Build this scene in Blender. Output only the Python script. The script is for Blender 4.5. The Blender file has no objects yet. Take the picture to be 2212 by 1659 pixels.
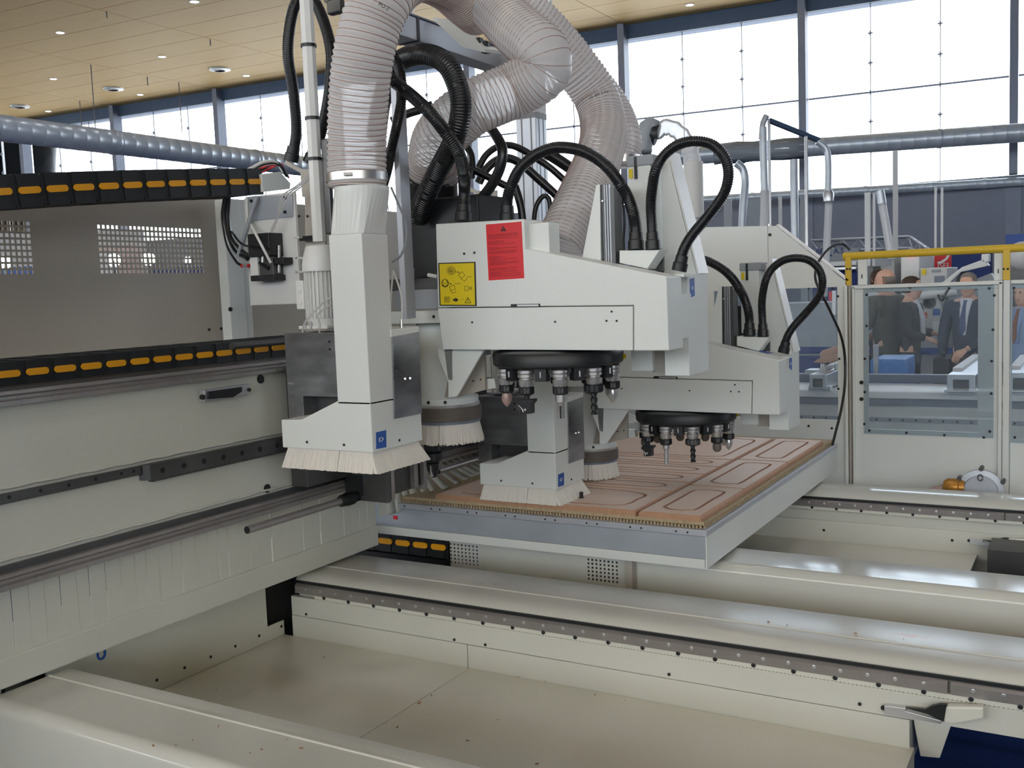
import bpy, bmesh, math, random
from mathutils import Vector, Matrix
random.seed(11)
SC = bpy.context.scene
COL = SC.collection
V = Vector
# ------------------------------------------------------------------ camera (solved from the photograph's vanishing points)
# world: X to the right along the bed girders, Y away along the gantry beam, Z up; floor z = 0
CF, CYAW, CPIT, CROL = 2181.8, 0.52932, 0.09275, -0.03832
CP = V((0, 0, 1.65))
_f = V((-math.sin(CYAW) * math.cos(CPIT), math.cos(CYAW) * math.cos(CPIT), -math.sin(CPIT)))
_r = _f.cross(V((0, 0, 1))).normalized()
_u = _r.cross(_f)
_c, _s = math.cos(CROL), math.sin(CROL)
CR, CU = _r * _c + _u * _s, _u * _c - _r * _s
cam = bpy.data.objects.new('camera', bpy.data.cameras.new('camera'))
COL.objects.link(cam)
cam.data.sensor_width = 36.0
cam.data.lens = CF / 2212 * 36.0
cam.data.clip_end = 300
cam.matrix_world = Matrix(((CR.x, CU.x, -_f.x, CP.x), (CR.y, CU.y, -_f.y, CP.y), (CR.z, CU.z, -_f.z, CP.z), (0, 0, 0, 1)))
SC.camera = cam
# ------------------------------------------------------------------ sky, exposure
W = bpy.data.worlds.new('overcast'); SC.world = W; W.use_nodes = True
WN = W.node_tree.nodes; WL = W.node_tree.links
WN['Background'].inputs[0].default_value = (0.88, 0.94, 1.0, 1)
WN['Background'].inputs[1].default_value = 5.5
SC.view_settings.view_transform = 'Standard'
SC.view_settings.look = 'None'
SC.view_settings.exposure = 0.0
SC.view_settings.gamma = 1.0
SC.view_settings.use_curve_mapping = False
SC.cycles.use_denoising = True
SC.cycles.max_bounces = 9
SC.cycles.diffuse_bounces = 5
SC.cycles.transparent_max_bounces = 24
SC.cycles.caustics_reflective = False
SC.cycles.caustics_refractive = False
# HALL LAMPS (filled in by the ceiling section): HALL_W is the power of each recessed downlight
HALL_W = 50.0

# ------------------------------------------------------------------ materials
def lin(c):
    return tuple(((x / 255) / 12.92 if x / 255 <= 0.04045 else ((x / 255 + 0.055) / 1.055) ** 2.4) for x in c) + (1.0,)
def mat(name, rgb, rough=0.5, metal=0.0, spec=0.5, var=0.05, scale=6.0, bump=0.0, bscale=80.0, stretch=None, emit=0.0, coat=0.0, rvar=0.0):
    m = bpy.data.materials.new(name); m.use_nodes = True
    N, L = m.node_tree.nodes, m.node_tree.links
    b = N['Principled BSDF']
    b.inputs['Roughness'].default_value = rough
    b.inputs['Metallic'].default_value = metal
    b.inputs['Specular IOR Level'].default_value = spec
    b.inputs['Coat Weight'].default_value = coat
    b.inputs['Coat Roughness'].default_value = 0.12
    tc = N.new('ShaderNodeTexCoord'); mp = N.new('ShaderNodeMapping')
    L.new(tc.outputs['Object'], mp.inputs[0])
    if stretch: mp.inputs['Scale'].default_value = stretch
    nz = N.new('ShaderNodeTexNoise'); nz.inputs['Scale'].default_value = scale; nz.inputs['Detail'].default_value = 4
    L.new(mp.outputs[0], nz.inputs['Vector'])
    rp = N.new('ShaderNodeValToRGB')
    c = lin(rgb)
    rp.color_ramp.elements[0].position = 0.3; rp.color_ramp.elements[1].position = 0.7
    rp.color_ramp.elements[0].color = tuple(x * (1 - var) for x in c[:3]) + (1,)
    rp.color_ramp.elements[1].color = tuple(min(1, x * (1 + var)) for x in c[:3]) + (1,)
    L.new(nz.outputs['Fac'], rp.inputs[0]); L.new(rp.outputs[0], b.inputs['Base Color'])
    if rvar:
        mr = N.new('ShaderNodeMapRange'); mr.inputs['To Min'].default_value = max(0.02, rough - rvar); mr.inputs['To Max'].default_value = rough + rvar
        L.new(nz.outputs['Fac'], mr.inputs['Value']); L.new(mr.outputs[0], b.inputs['Roughness'])
    if bump:
        n2 = N.new('ShaderNodeTexNoise'); n2.inputs['Scale'].default_value = bscale; n2.inputs['Detail'].default_value = 3
        L.new(mp.outputs[0], n2.inputs['Vector'])
        bp = N.new('ShaderNodeBump'); bp.inputs['Strength'].default_value = bump; bp.inputs['Distance'].default_value = 0.01
        L.new(n2.outputs['Fac'], bp.inputs['Height']); L.new(bp.outputs[0], b.inputs['Normal'])
    if emit:
        b.inputs['Emission Color'].default_value = c; b.inputs['Emission Strength'].default_value = emit
    return m
def glassy(name, tint, tr=0.8, rough=0.02, diff=None, ior=1.45):
    """thin clear sheet: transparent with a Fresnel-weighted gloss, optional milky share"""
    m = bpy.data.materials.new(name); m.use_nodes = True
    N, L = m.node_tree.nodes, m.node_tree.links
    N.remove(N['Principled BSDF']); out = N['Material Output']
    t = N.new('ShaderNodeBsdfTransparent'); t.inputs[0].default_value = tint
    g = N.new('ShaderNodeBsdfGlossy'); g.inputs['Roughness'].default_value = rough; g.inputs[0].default_value = (0.95, 0.95, 0.95, 1)
    fr = N.new('ShaderNodeFresnel'); fr.inputs[0].default_value = ior
    mx = N.new('ShaderNodeMixShader'); L.new(fr.outputs[0], mx.inputs[0]); L.new(t.outputs[0], mx.inputs[1]); L.new(g.outputs[0], mx.inputs[2])
    last = mx
    if diff:
        d = N.new('ShaderNodeBsdfDiffuse'); d.inputs[0].default_value = diff
        tl = N.new('ShaderNodeBsdfTranslucent'); tl.inputs[0].default_value = diff
        m1 = N.new('ShaderNodeMixShader'); m1.inputs[0].default_value = 0.5
        L.new(d.outputs[0], m1.inputs[1]); L.new(tl.outputs[0], m1.inputs[2])
        m2 = N.new('ShaderNodeMixShader'); m2.inputs[0].default_value = tr
        L.new(m1.outputs[0], m2.inputs[1]); L.new(mx.outputs[0], m2.inputs[2])
        last = m2
    L.new(last.outputs[0], out.inputs[0])
    return m
M = {}
M['paint'] = mat('machine_paint', (224, 228, 225), 0.38, spec=0.5, var=0.015, scale=3, bump=0.03, bscale=300, rvar=0.06)
M['cream'] = mat('beam_paint', (210, 211, 201), 0.34, spec=0.5, var=0.02, scale=2, bump=0.04, bscale=150, rvar=0.06)
M['bed'] = mat('bed_paint', (205, 206, 198), 0.13, spec=0.55, var=0.03, scale=2.5, bump=0.012, bscale=40, rvar=0.03)
M['pit'] = mat('tray_paint', (212, 211, 200), 0.27, spec=0.5, var=0.015, scale=2)
M['grey'] = mat('grey_panel', (176, 170, 160), 0.45, var=0.03, scale=1.2)
M['plast'] = mat('light_plastic', (225, 226, 224), 0.4, var=0.02)
M['steel'] = mat('bright_steel', (206, 204, 202), 0.3, 0.8, var=0.06, scale=20, stretch=(1, 1, 8))
M['rail'] = mat('ground_rail_steel', (152, 148, 146), 0.30, 0.45, var=0.08, scale=14)
M['zinc'] = mat('zinc_sheet', (178, 186, 196), 0.34, 0.35, var=0.10, scale=4, rvar=0.1)
M['plate'] = mat('brushed_steel_plate', (150, 152, 156), 0.33, 0.9, var=0.22, scale=9, stretch=(1, 1, 2.5), rvar=0.14)
M['darksteel'] = mat('dark_steel', (92, 92, 92), 0.42, 0.7, var=0.12, scale=10)
M['black'] = mat('black_plastic', (26, 28, 31), 0.42, var=0.12, scale=8)
M['chain'] = mat('chain_plastic', (30, 33, 36), 0.5, var=0.15, scale=10)
M['rubber'] = mat('black_rubber', (20, 22, 25), 0.33, spec=0.6, var=0.1)
M['yellow'] = mat('chain_yellow', (236, 166, 22), 0.45, var=0.04)
M['railyellow'] = mat('rail_yellow', (216, 180, 48), 0.45, var=0.04)
M['red'] = mat('label_red', (214, 26, 36), 0.45, var=0.03)
M['labyel'] = mat('label_yellow', (226, 202, 20), 0.45, var=0.03)
M['blue'] = mat('sticker_blue', (30, 84, 168), 0.4, var=0.04)
M['ink'] = mat('print_ink', (34, 32, 30), 0.6, var=0.05)
M['redink'] = mat('print_ink_on_red', (122, 18, 26), 0.6, var=0.05)
M['white'] = mat('white_print', (238, 238, 236), 0.5, var=0.02)
M['mdf'] = mat('mdf_face', (226, 202, 184), 0.55, var=0.03, scale=4, bump=0.05, bscale=400)
M['mdfcut'] = mat('mdf_cut', (156, 112, 84), 0.7, var=0.08, scale=30)
M['mdfedge'] = mat('mdf_edge', (186, 144, 114), 0.65, var=0.08, scale=40)
M['chip'] = mat('chipboard', (184, 164, 132), 0.75, var=0.2, scale=90)
M['bristle'] = mat('nylon_bristle', (226, 222, 214), 0.55, var=0.05, scale=60, stretch=(14, 14, 0.6))
M['felt'] = mat('bellows_ring', (104, 96, 88), 0.6, var=0.15, scale=14, stretch=(1, 1, 14))
M['alu'] = mat('aluminium', (206, 208, 212), 0.34, 0.8, var=0.05, scale=6)
M['alup'] = mat('anodised_profile', (188, 192, 200), 0.42, 0.45, var=0.04)
M['galv'] = mat('galvanised_duct', (206, 214, 222), 0.34, 0.35, var=0.06, scale=6, rvar=0.06)
M['carpet'] = mat('blue_carpet', (22, 44, 92), 0.95, spec=0.1, var=0.15, scale=300, bump=0.3, bscale=900)
M['wallgrey'] = mat('grey_back_wall', (134, 140, 154), 0.85, spec=0.2, var=0.04, scale=0.5)
M['beamblue'] = mat('blue_grey_steel', (62, 82, 108), 0.6, var=0.05)
M['mull'] = mat('mullion_grey', (120, 126, 142), 0.5, 0.2, var=0.04)
M['nicotine'] = mat('silver_vent', (206, 204, 196), 0.4, 0.3, var=0.04)
M['copper'] = mat('copper_wire', (176, 150, 142), 0.4, 0.2, var=0.05)
M['glass'] = glassy('window_glass', (0.97, 0.985, 1, 1), ior=1.3)
M['guardglass'] = glassy('polycarbonate', (0.90, 0.94, 0.97, 1), tr=0.93, diff=(0.72, 0.77, 0.80, 1), ior=1.4)
M['clearhose'] = glassy('clear_hose_wall', (0.96, 0.95, 0.95, 1), tr=0.24, rough=0.14, diff=(0.95, 0.935, 0.93, 1), ior=1.45)
M['clearpipe'] = glassy('clear_pipe_wall', (0.97, 0.97, 0.97, 1), tr=0.40, rough=0.1, diff=(0.9, 0.9, 0.9, 1), ior=1.4)
M['plug'] = mat('rail_plug', (150, 148, 150), 0.35, 0.4, var=0.04)
M['cap'] = mat('dark_hole_plug', (22, 24, 28), 0.45, var=0.05)
M['skin'] = mat('skin', (222, 176, 152), 0.55, var=0.05, scale=20)
M['lamp'] = mat('lamp_disc', (255, 250, 255), 0.5, emit=30.0)
M['lit'] = mat('spot_lamp_lens', (255, 250, 255), 0.5, emit=40.0)
M['ledred'] = mat('red_display', (255, 30, 50), 0.5, emit=4.0)
M['lightblue'] = mat('light_blue_board', (84, 150, 226), 0.5, var=0.05)
M['navy'] = mat('navy_board', (36, 58, 122), 0.6, var=0.05)
M['offwhite'] = mat('far_machine_paint', (206, 206, 204), 0.5, var=0.03)
M['midgrey'] = mat('far_machine_grey', (150, 156, 162), 0.5, var=0.03)

# wood ceiling: plywood grain along X
def wood_mat():
    m = mat('birch_ply', (226, 186, 118), 0.6, spec=0.25, var=0.05, scale=3, stretch=(0.5, 9, 1))
    return m
M['ply'] = wood_mat()
def stained_bed():
    """bed paint with the rubbed reddish scrape and specks the photograph shows near the right end of the front track"""
    m = mat('bed_paint_scraped', (202, 202, 194), 0.27, spec=0.55, var=0.035, scale=2.5, bump=0.02, bscale=60)
    N, L = m.node_tree.nodes, m.node_tree.links
    b = N['Principled BSDF']; src = b.inputs['Base Color'].links[0].from_socket
    tc = N.new('ShaderNodeTexCoord'); mp = N.new('ShaderNodeMapping')
    mp.inputs['Location'].default_value = (0.475 * 9, -3.12 * 30, 0); mp.inputs['Scale'].default_value = (9, 30, 0)
    L.new(tc.outputs['Object'], mp.inputs[0])
    ln = N.new('ShaderNodeVectorMath'); ln.operation = 'LENGTH'; L.new(mp.outputs[0], ln.inputs[0])
    nz = N.new('ShaderNodeTexNoise'); nz.inputs['Scale'].default_value = 50; L.new(tc.outputs['Object'], nz.inputs['Vector'])
    a = N.new('ShaderNodeMath'); a.operation = 'ADD'; L.new(ln.outputs['Value'], a.inputs[0]); L.new(nz.outputs['Fac'], a.inputs[1])
    rp = N.new('ShaderNodeValToRGB'); rp.color_ramp.elements[0].position = 0.55; rp.color_ramp.elements[0].color = (0.75, 0.75, 0.75, 1)
    rp.color_ramp.elements[1].position = 1.0; rp.color_ramp.elements[1].color = (0, 0, 0, 1); L.new(a.outputs[0], rp.inputs[0])
    mx = N.new('ShaderNodeMix'); mx.data_type = 'RGBA'; L.new(rp.outputs[0], mx.inputs[0]); L.new(src, mx.inputs[6]); mx.inputs[7].default_value = lin((206, 134, 108))
    L.new(mx.outputs[2], b.inputs['Base Color'])
    return m
M['bedscrape'] = stained_bed()

# ------------------------------------------------------------------ geometry helpers
def ray(x, y):
    return CR * ((x - 1106) / CF) - CU * ((y - 829.5) / CF) + _f
def at(x, y, ax, v):
    """point of the line of sight through photo point (x, y) where the world coordinate ax equals v"""
    d = ray(x, y); i = 'XYZ'.index(ax)
    return CP + d * ((v - CP[i]) / d[i])
def dp(x, y, D):
    return CP + ray(x, y) * D
def pj(p):
    d = p - CP
    z = d.dot(_f)
    return 1106 + CF * d.dot(CR) / z, 829.5 - CF * d.dot(CU) / z
def spline(pts, step):
    """Catmull-Rom through pts, resampled at equal arc steps"""
    P = [V(p) for p in pts]
    P = [P[0] * 2 - P[1]] + P + [P[-1] * 2 - P[-2]]
    out = []
    for i in range(1, len(P) - 2):
        a, b, c, d = P[i - 1:i + 3]
        for k in range(24):
            t = k / 24
            out.append(0.5 * ((2 * b) + (c - a) * t + (2 * a - 5 * b + 4 * c - d) * t * t + (3 * b - a - 3 * c + d) * t ** 3))
    out.append(P[-2])
    L = [0]
    for i in range(1, len(out)): L.append(L[-1] + (out[i] - out[i - 1]).length)
    n = max(2, int(round(L[-1] / step)))
    res = []; j = 0
    for k in range(n + 1):
        s = L[-1] * k / n
        while j < len(L) - 2 and L[j + 1] < s: j += 1
        t = 0 if L[j + 1] == L[j] else (s - L[j]) / (L[j + 1] - L[j])
        res.append(out[j].lerp(out[j + 1], t))
    return res
def frames(path):
    """parallel-transport frames"""
    T = []
    for i in range(len(path)):
        a = path[max(0, i - 1)]; b = path[min(len(path) - 1, i + 1)]
        T.append((b - a).normalized())
    up = V((0, 0, 1)) if abs(T[0].z) < 0.9 else V((0, 1, 0))
    n = T[0].cross(up).normalized(); F = []
    for i, t in enumerate(T):
        n = (n - t * n.dot(t)).normalized()
        F.append((t, n, t.cross(n)))
    return F
class MB:
    def __init__(s): s.v = []; s.f = []
    def add(s, vs, fs):
        o = len(s.v); s.v += [tuple(p) for p in vs]; s.f += [tuple(i + o for i in q) for q in fs]; return s
    def box(s, a, b):
        x0, x1 = sorted((a[0], b[0])); y0, y1 = sorted((a[1], b[1])); z0, z1 = sorted((a[2], b[2]))
        return s.add([(x0, y0, z0), (x1, y0, z0), (x1, y1, z0), (x0, y1, z0), (x0, y0, z1), (x1, y0, z1), (x1, y1, z1), (x0, y1, z1)],
                     [(0, 3, 2, 1), (4, 5, 6, 7), (0, 1, 5, 4), (1, 2, 6, 5), (2, 3, 7, 6), (3, 0, 4, 7)])
    def prism(s, pts, vec):
        n = len(pts); P = [V(p) for p in pts]; Q = [p + V(vec) for p in P]
        nrm = V((0, 0, 0))
        for i in range(n): nrm += P[i].cross(P[(i + 1) % n])
        if nrm.dot(V(vec)) > 0: P.reverse(); Q.reverse()
        return s.add(P + Q, [tuple(range(n)), tuple(range(2 * n - 1, n - 1, -1))] + [(i, i + n, (i + 1) % n + n, (i + 1) % n) for i in range(n)])
    def rings(s, R, cap=True):
        n = len(R[0]); vs = [p for r in R for p in r]; fs = []
        for i in range(len(R) - 1):
            for k in range(n):
                a = i * n + k; b = i * n + (k + 1) % n
                fs.append((a, b, b + n, a + n))
        if cap:
            fs.append(tuple(range(n - 1, -1, -1))); fs.append(tuple(range((len(R) - 1) * n, len(R) * n)))
        return s.add(vs, fs)
    def lathe(s, prof, o, axis=(0, 0, 1), n=24, cap=True):
        ax = V(axis).normalized(); up = V((0, 0, 1)) if abs(ax.z) < 0.9 else V((1, 0, 0))
        a = ax.cross(up).normalized(); b = ax.cross(a); o = V(o)
        return s.rings([[o + ax * h + (a * math.cos(2 * math.pi * k / n) + b * math.sin(2 * math.pi * k / n)) * r for k in range(n)] for r, h in prof], cap)
    def cyl(s, p, q, r, n=16, r2=None):
        p = V(p); q = V(q); d = q - p
        return s.lathe([(r, 0), (r if r2 is None else r2, d.length)], p, d, n)
    def tube(s, path, rad, n=12, cap=True):
        R = []
        for i, (t, a, b) in enumerate(frames(path)):
            r = rad(i) if callable(rad) else rad
            R.append([path[i] + (a * math.cos(2 * math.pi * k / n) + b * math.sin(2 * math.pi * k / n)) * r for k in range(n)])
        return s.rings(R, cap)
    def bar(s, path, w, h):
        """square-section bar along a path: w along the frame's n, h along b"""
        R = []
        for i, (t, a, b) in enumerate(frames(path)):
            R.append([path[i] + a * (sx * w / 2) + b * (sy * h / 2) for sx, sy in ((-1, -1), (1, -1), (1, 1), (-1, 1))])
        return s.rings(R)
    def build(s, name, m, parent=None, bev=0.0, smooth=False, sm_angle=None, loc=None, seg=2):
        me = bpy.data.meshes.new(name)
        vs = s.v if loc is None else [tuple(V(p) - V(loc)) for p in s.v]
        me.from_pydata(vs, [], s.f); me.update()
        return put(name, me, m, parent, bev, smooth, loc, seg)
def put(name, me, m, parent=None, bev=0.0, smooth=False, loc=None, seg=2):
    o = bpy.data.objects.new(name, me)
    if m is not None and not me.materials: me.materials.append(M[m] if isinstance(m, str) else m)
    if smooth:
        me.polygons.foreach_set('use_smooth', [True] * len(me.polygons))
        if smooth != 'all': me.set_sharp_from_angle(angle=math.radians(40))
    if bev:
        b = o.modifiers.new('bevel', 'BEVEL'); b.width = bev; b.segments = seg; b.limit_method = 'ANGLE'; b.angle_limit = math.radians(35)
    COL.objects.link(o)
    if loc is not None: o.location = loc
    if parent is not None: adopt(o, parent)
    return o
CH = {}
def adopt(o, parent):
    o.parent = parent
    if parent.name not in CH: CH[parent.name] = []
    CH[parent.name].append(o)
    if parent.parent is None:
        o.matrix_parent_inverse = Matrix.Translation(parent.location).inverted()
    else:
        o.matrix_parent_inverse = Matrix.Translation(parent.location).inverted()
def thing(name, label, cat, loc, group=None):
    o = bpy.data.objects.new(name, None); COL.objects.link(o); o.location = loc; o.empty_display_size = 0.05
    return tag(o, label, cat, group)
def tag(o, label=None, cat=None, group=None, kind=None):
    if label: o['label'] = label
    if cat: o['category'] = cat
    if group: o['group'] = group
    if kind: o['kind'] = kind
    return o
def copy_tree(o, parent=None, delta=None):
    c = o.copy(); COL.objects.link(c)
    if parent is not None:
        inv = o.matrix_parent_inverse.copy(); c.parent = parent; c.matrix_parent_inverse = inv; CH.setdefault(parent.name, []).append(c)
    if delta is not None: c.location = o.location + V(delta)
    for ch in CH.get(o.name, []): copy_tree(ch, c)
    return c
def stuffpart(o):
    o['kind'] = 'stuff'; return o
def boltmesh(name, r, h, axis, n=10, m='cap'):
    b = MB(); b.lathe([(r, -h), (r, h * 0.6), (r * 0.7, h)], (0, 0, 0), axis, n)
    me = bpy.data.meshes.new(name); me.from_pydata(b.v, [], b.f); me.materials.append(M[m]); return me
BOLT = {}
def bolt(name, p, axis, parent, r=0.006, h=0.003, m='cap'):
    k = (name, tuple(axis), r, h, m)
    if k not in BOLT: BOLT[k] = boltmesh(name, r, h, axis, 10, m)
    return put(name, BOLT[k], None, parent, loc=V(p))
def perforated(x_of, u0, u1, v0, v1, holes, nu, nv, hu, hv):
    """sheet in a (u, v) plane with nu x nv square holes (holes = (ua, ub, va, vb) grid bounds); returns points and faces"""
    ua, ub, va, vb = holes
    us = [u0]; vs = [v0]
    pu = (ub - ua) / nu; pv = (vb - va) / nv
    for i in range(nu): us += [ua + pu * (i + 0.5) - hu / 2, ua + pu * (i + 0.5) + hu / 2]
    for i in range(nv): vs += [va + pv * (i + 0.5) - hv / 2, va + pv * (i + 0.5) + hv / 2]
    us.append(u1); vs.append(v1)
    return us, vs
# ------------------------------------------------------------------ the hall
def structure(o):
    o['kind'] = 'structure'; return o
P0 = V((-7.633, 21.759, 0)); WU = V((0.9976, 0.0690, 0)); WNRM = V((-0.0690, 0.9976, 0))
ZC = 7.457
def wp(s, z, off=0.0):
    p = P0 + WU * s + WNRM * off
    return V((p.x, p.y, z))
structure(MB().box((-70, -14, -0.3), (40, 26, 0)).build('floor', 'carpet'))
# ceiling: a slab with plywood panels hung under it, joints open between the panels
ceil = MB().prism([(-75, -16, ZC + 0.03), (36, -16, ZC + 0.03), (36, 24.9, ZC + 0.03), (-75, 17.1, ZC + 0.03)], (0, 0, 0.3)).build('ceiling', 'beamblue')
structure(ceil)
SH = 0.055
def panel_mesh(x0, x1, y0, y1):
    g = 0.009
    f = lambda x, y: y + SH * (x + 7.6)
    b = MB().prism([(x0 + g, f(x0, y0) + g, 0), (x1 - g, f(x1, y0) + g, 0), (x1 - g, f(x1, y1) - g, 0), (x0 + g, f(x0, y1) - g, 0)], (0, 0, 0.03))
    return b
xs = [-1.44 + 3.93 * k for k in range(-11, 3)]
for i in range(len(xs) - 1):
    for j in range(20):
        y1 = 21.62 - 0.92 * j; y0 = y1 - 0.92
        xm = (xs[i] + xs[i + 1]) / 2
        q = pj(V((xm, y0 + SH * (xm + 7.6), ZC)))
        if -420 < q[0] < 2050 and -130 < q[1] < 420 and (V((xm, y0, ZC)) - CP).dot(_f) > 1:
            b = panel_mesh(xs[i], xs[i + 1], y0, y1)
            o = b.build('ceiling_panel', 'ply', ceil)
            o.location.z = ZC
# the rest of the ceiling (behind and above the camera) keeps the same wood as one soffit
b = MB(); b.box((-75, -16, ZC), (36, 2.2, ZC + 0.02)); stuffpart(b.build('ceiling_soffit', 'ply', ceil))
# recessed downlights and round air vents
dl_me = None
def downlight(p, lab, first=[None]):
    t = thing('recessed_downlight', lab, 'downlight', p, 'recessed downlights in the wood ceiling')
    b = MB(); b.lathe([(0.075, 0.0), (0.10, 0.0), (0.10, -0.012), (0.078, -0.012)], p, (0, 0, 1), 20, cap=False); b.build('trim_ring', 'nicotine', t, smooth=True)
    b = MB(); b.lathe([(0.078, -0.004), (0.078, -0.008)], p, (0, 0, 1), 20); b.build('lens', 'lamp', t)
    L = bpy.data.lights.new('downlight', 'SPOT'); L.energy = HALL_W; L.spot_size = 1.9; L.spot_blend = 0.7; L.shadow_soft_size = 0.08; L.color = (1, 0.95, 0.92)
    lo = bpy.data.objects.new('lamp', L); COL.objects.link(lo); lo.location = (p[0], p[1], p[2] - 0.03); adopt(lo, t)
dls = [((130, 70), 'round downlight in the ceiling, upper of the far left pair'), ((350, 122), 'round downlight left of the first oval vent row, mid ceiling'),
       ((115, 170), 'round downlight above the left end of the spiral duct, second from it'), ((532, 163), 'round downlight nearest the black cable loop, beside the largest vent'),
       ((303, 204), 'round downlight close to the window header, below the middle vent'), ((104, 240), 'round downlight just over the spiral duct, beside the left vent'),
       ((420, 3), 'round downlight at the very top edge, left of the machine head'), ((1490, 10), 'round downlight alone on the right side over the tall windows')]
for (x, y), l in dls: downlight(at(x, y, 'Z', ZC), l)
# unseen lamps added on the seen grid, lighting upward faces of the machine
for i in range(5):
    for j in range(6):
        p = V((-11.4 + 3.93 * i, -3.0 + 2.76 * j, ZC))
        MB().lathe([(0.10, 0.0), (0.10, -0.012), (0.078, -0.012)], p, (0, 0, 1), 16).build('unseen_ceiling_lamp', 'lamp', ceil)
        L = bpy.data.lights.new('downlight', 'SPOT'); L.energy = HALL_W; L.spot_size = 2.1; L.spot_blend = 0.7; L.shadow_soft_size = 0.3; L.color = (1, 0.96, 0.92)
        lo = bpy.data.objects.new('lamp', L); COL.objects.link(lo); lo.location = (p.x, p.y, p.z - 0.05); adopt(lo, ceil)
for k, ((x, y), l) in enumerate([((475, 149), 'round silver ceiling vent nearest the machine head'), ((245, 191), 'round silver ceiling vent in the middle of its row of three'), ((43, 229), 'round silver ceiling vent farthest left, just above the spiral duct')]):
    p = at(x, y, 'Z', ZC)
    t = thing('ceiling_vent', l, 'vent', p, 'round air vents in the ceiling')
    b = MB(); b.lathe([(0.13, 0), (0.27, 0), (0.26, -0.03), (0.13, -0.05)], p, (0, 0, 1), 28, cap=False); b.build('vent_ring', 'nicotine', t, smooth=True)
    b = MB()
    for r in (0.03, 0.065, 0.10): b.lathe([(r, -0.02), (r + 0.022, -0.03), (r + 0.022, -0.026), (r, -0.014)], p, (0, 0, 1), 24, cap=False)
    b.build('vent_cone', 'darksteel', t, smooth=True)
# ceiling hangers: thin rods with a hook
for k, ((x, y), l) in enumerate([((230, 25), 0.12), ((196, 140), 1.7), ((454, 85), 0.14), ((386, 178), 1.3), ((172, 218), 0.9), ((318, 166), 0.22)]):
    p = at(x, y, 'Z', ZC)
    tag(MB().cyl(p, p - V((0, 0, l)), 0.012, 6).build('hanger_rod', 'darksteel'), ['short rod hanging at the top left of the ceiling', 'long thin rod hanging beside the second downlight', 'short rod hanging by the light streak over the vents', 'long thin rod hanging in front of the window header', 'thin rod hanging above the spiral duct', 'stub rod hanging between the two right vents'][k], 'rod', 'rods hanging from the ceiling')
# window wall
win = bpy.data.objects.new('window_1', None); COL.objects.link(win); win.location = wp(0, 3.5); structure(win)
def wallbox(s0, s1, z0, z1, o0, o1):
    return MB().prism([wp(s0, z0, o0), wp(s1, z0, o0), wp(s1, z0, o1), wp(s0, z0, o1)], (0, 0, z1 - z0))
structure(wallbox(-34, 34, 7.15, 7.75, -0.12, 0.3).build('trim_1', 'beamblue'))
structure(wallbox(-34, 34, 0, 3.50, 0.0, 0.3).build('wall_back', 'wallgrey'))
b = MB()
for k in range(-9, 9): b.prism([wp(2.21 + 3.93 * k - 0.14, 0, -0.02), wp(2.21 + 3.93 * k + 0.14, 0, -0.02), wp(2.21 + 3.93 * k + 0.14, 0, 0.01), wp(2.21 + 3.93 * k - 0.14, 0, 0.01)], (0, 0, 3.49))
structure(b.build('trim_2', 'mull'))
for k in range(-9, 8):
    s0 = 2.21 + 3.93 * k
    b = wallbox(s0 - 0.075, s0 + 0.075, 3.5, 7.45, -0.34, -0.02); b.build('mullion', 'mull', win)
    for j in range(3):
        a0 = s0 + 1.31 * j
        for z0, z1 in ((3.5, 5.37), (5.40, 7.15)):
            wallbox(a0 + 0.012, a0 + 1.298, z0, z1, 0.0, 0.014).build('pane', 'glass', win)
    wallbox(s0 + 0.08, s0 + 3.85, 5.37, 5.40, -0.04, 0.04).build('transom', 'mull', win)
fx = MB()
a = 0.045
fx.box((-a, -0.03, -0.012), (a, 0.02, 0.012)); fx.box((-0.012, -0.03, -a), (0.012, 0.02, a))
me = bpy.data.meshes.new('fixing'); me.from_pydata(fx.v, [], fx.f); me.materials.append(M['mull'])
for k in range(-7, 4):
    for j in (1, 2):
        s = 2.21 + 3.93 * k + 1.31 * j
        wallbox(s - 0.008, s + 0.008, 3.5, 7.15, -0.012, 0.012).build('pane_joint', 'mull', win)
        for z in (4.2, 4.8, 5.385, 5.97, 6.56):
            q = pj(wp(s, z))
            if -50 < q[0] < 2260 and q[1] < 420: put('fixing', me, None, win, loc=wp(s, z, -0.02))
structure(MB().box((34, -16, 0), (34.4, 26, ZC)).build('wall_right_unseen', 'wallgrey'))  # unseen end wall, added to keep right-hand faces darker

structure(MB().box((-75, -14.3, 0), (36, -14, 3.0)).build('wall_front_unseen', 'wallgrey'))  # unseen low wall, added to cut the light on the front faces
# ------------------------------------------------------------------ ducts and pipes overhead
def spiral_duct(name, p, q, r, pitch, lab, cat='duct', grp=None, joint=3.0, m='galv', n=24):
    p = V(p); q = V(q); L = (q - p).length; k = int(L / pitch); prof = []
    for i in range(k):
        h = i * pitch
        prof += [(r, h), (r, h + pitch * 0.90), (r + 0.003, h + pitch * 0.92), (r + 0.003, h + pitch * 0.95)]
    prof.append((r, L))
    t = thing(name, lab, cat, p, grp)
    MB().lathe(prof, p, q - p, n).build('duct_wall', m, t, smooth=True)
    d = (q - p).normalized(); h = joint * 0.6
    while h < L:
        MB().lathe([(r + 0.004, 0), (r + 0.010, 0.01), (r + 0.010, 0.07), (r + 0.004, 0.08)], p + d * h, d, n, cap=False).build('coupling', 'galv', t, smooth=True)
        h += joint
    return t
pd = dp(0, 276.5, 13.8)
qd = at(640, 346, 'X', pd.x); qd.z = pd.z
spiral_duct('spiral_duct', pd - V((0, 6, 0)), qd + V((0, 0.6, 0)), 0.18, 0.22, 'fat silver spiral duct running under the plywood ceiling to the left window row')
pr = dp(2212, 286, 18.0); qr = dp(1450, 342, 19.6); qr.z = pr.z
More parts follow.
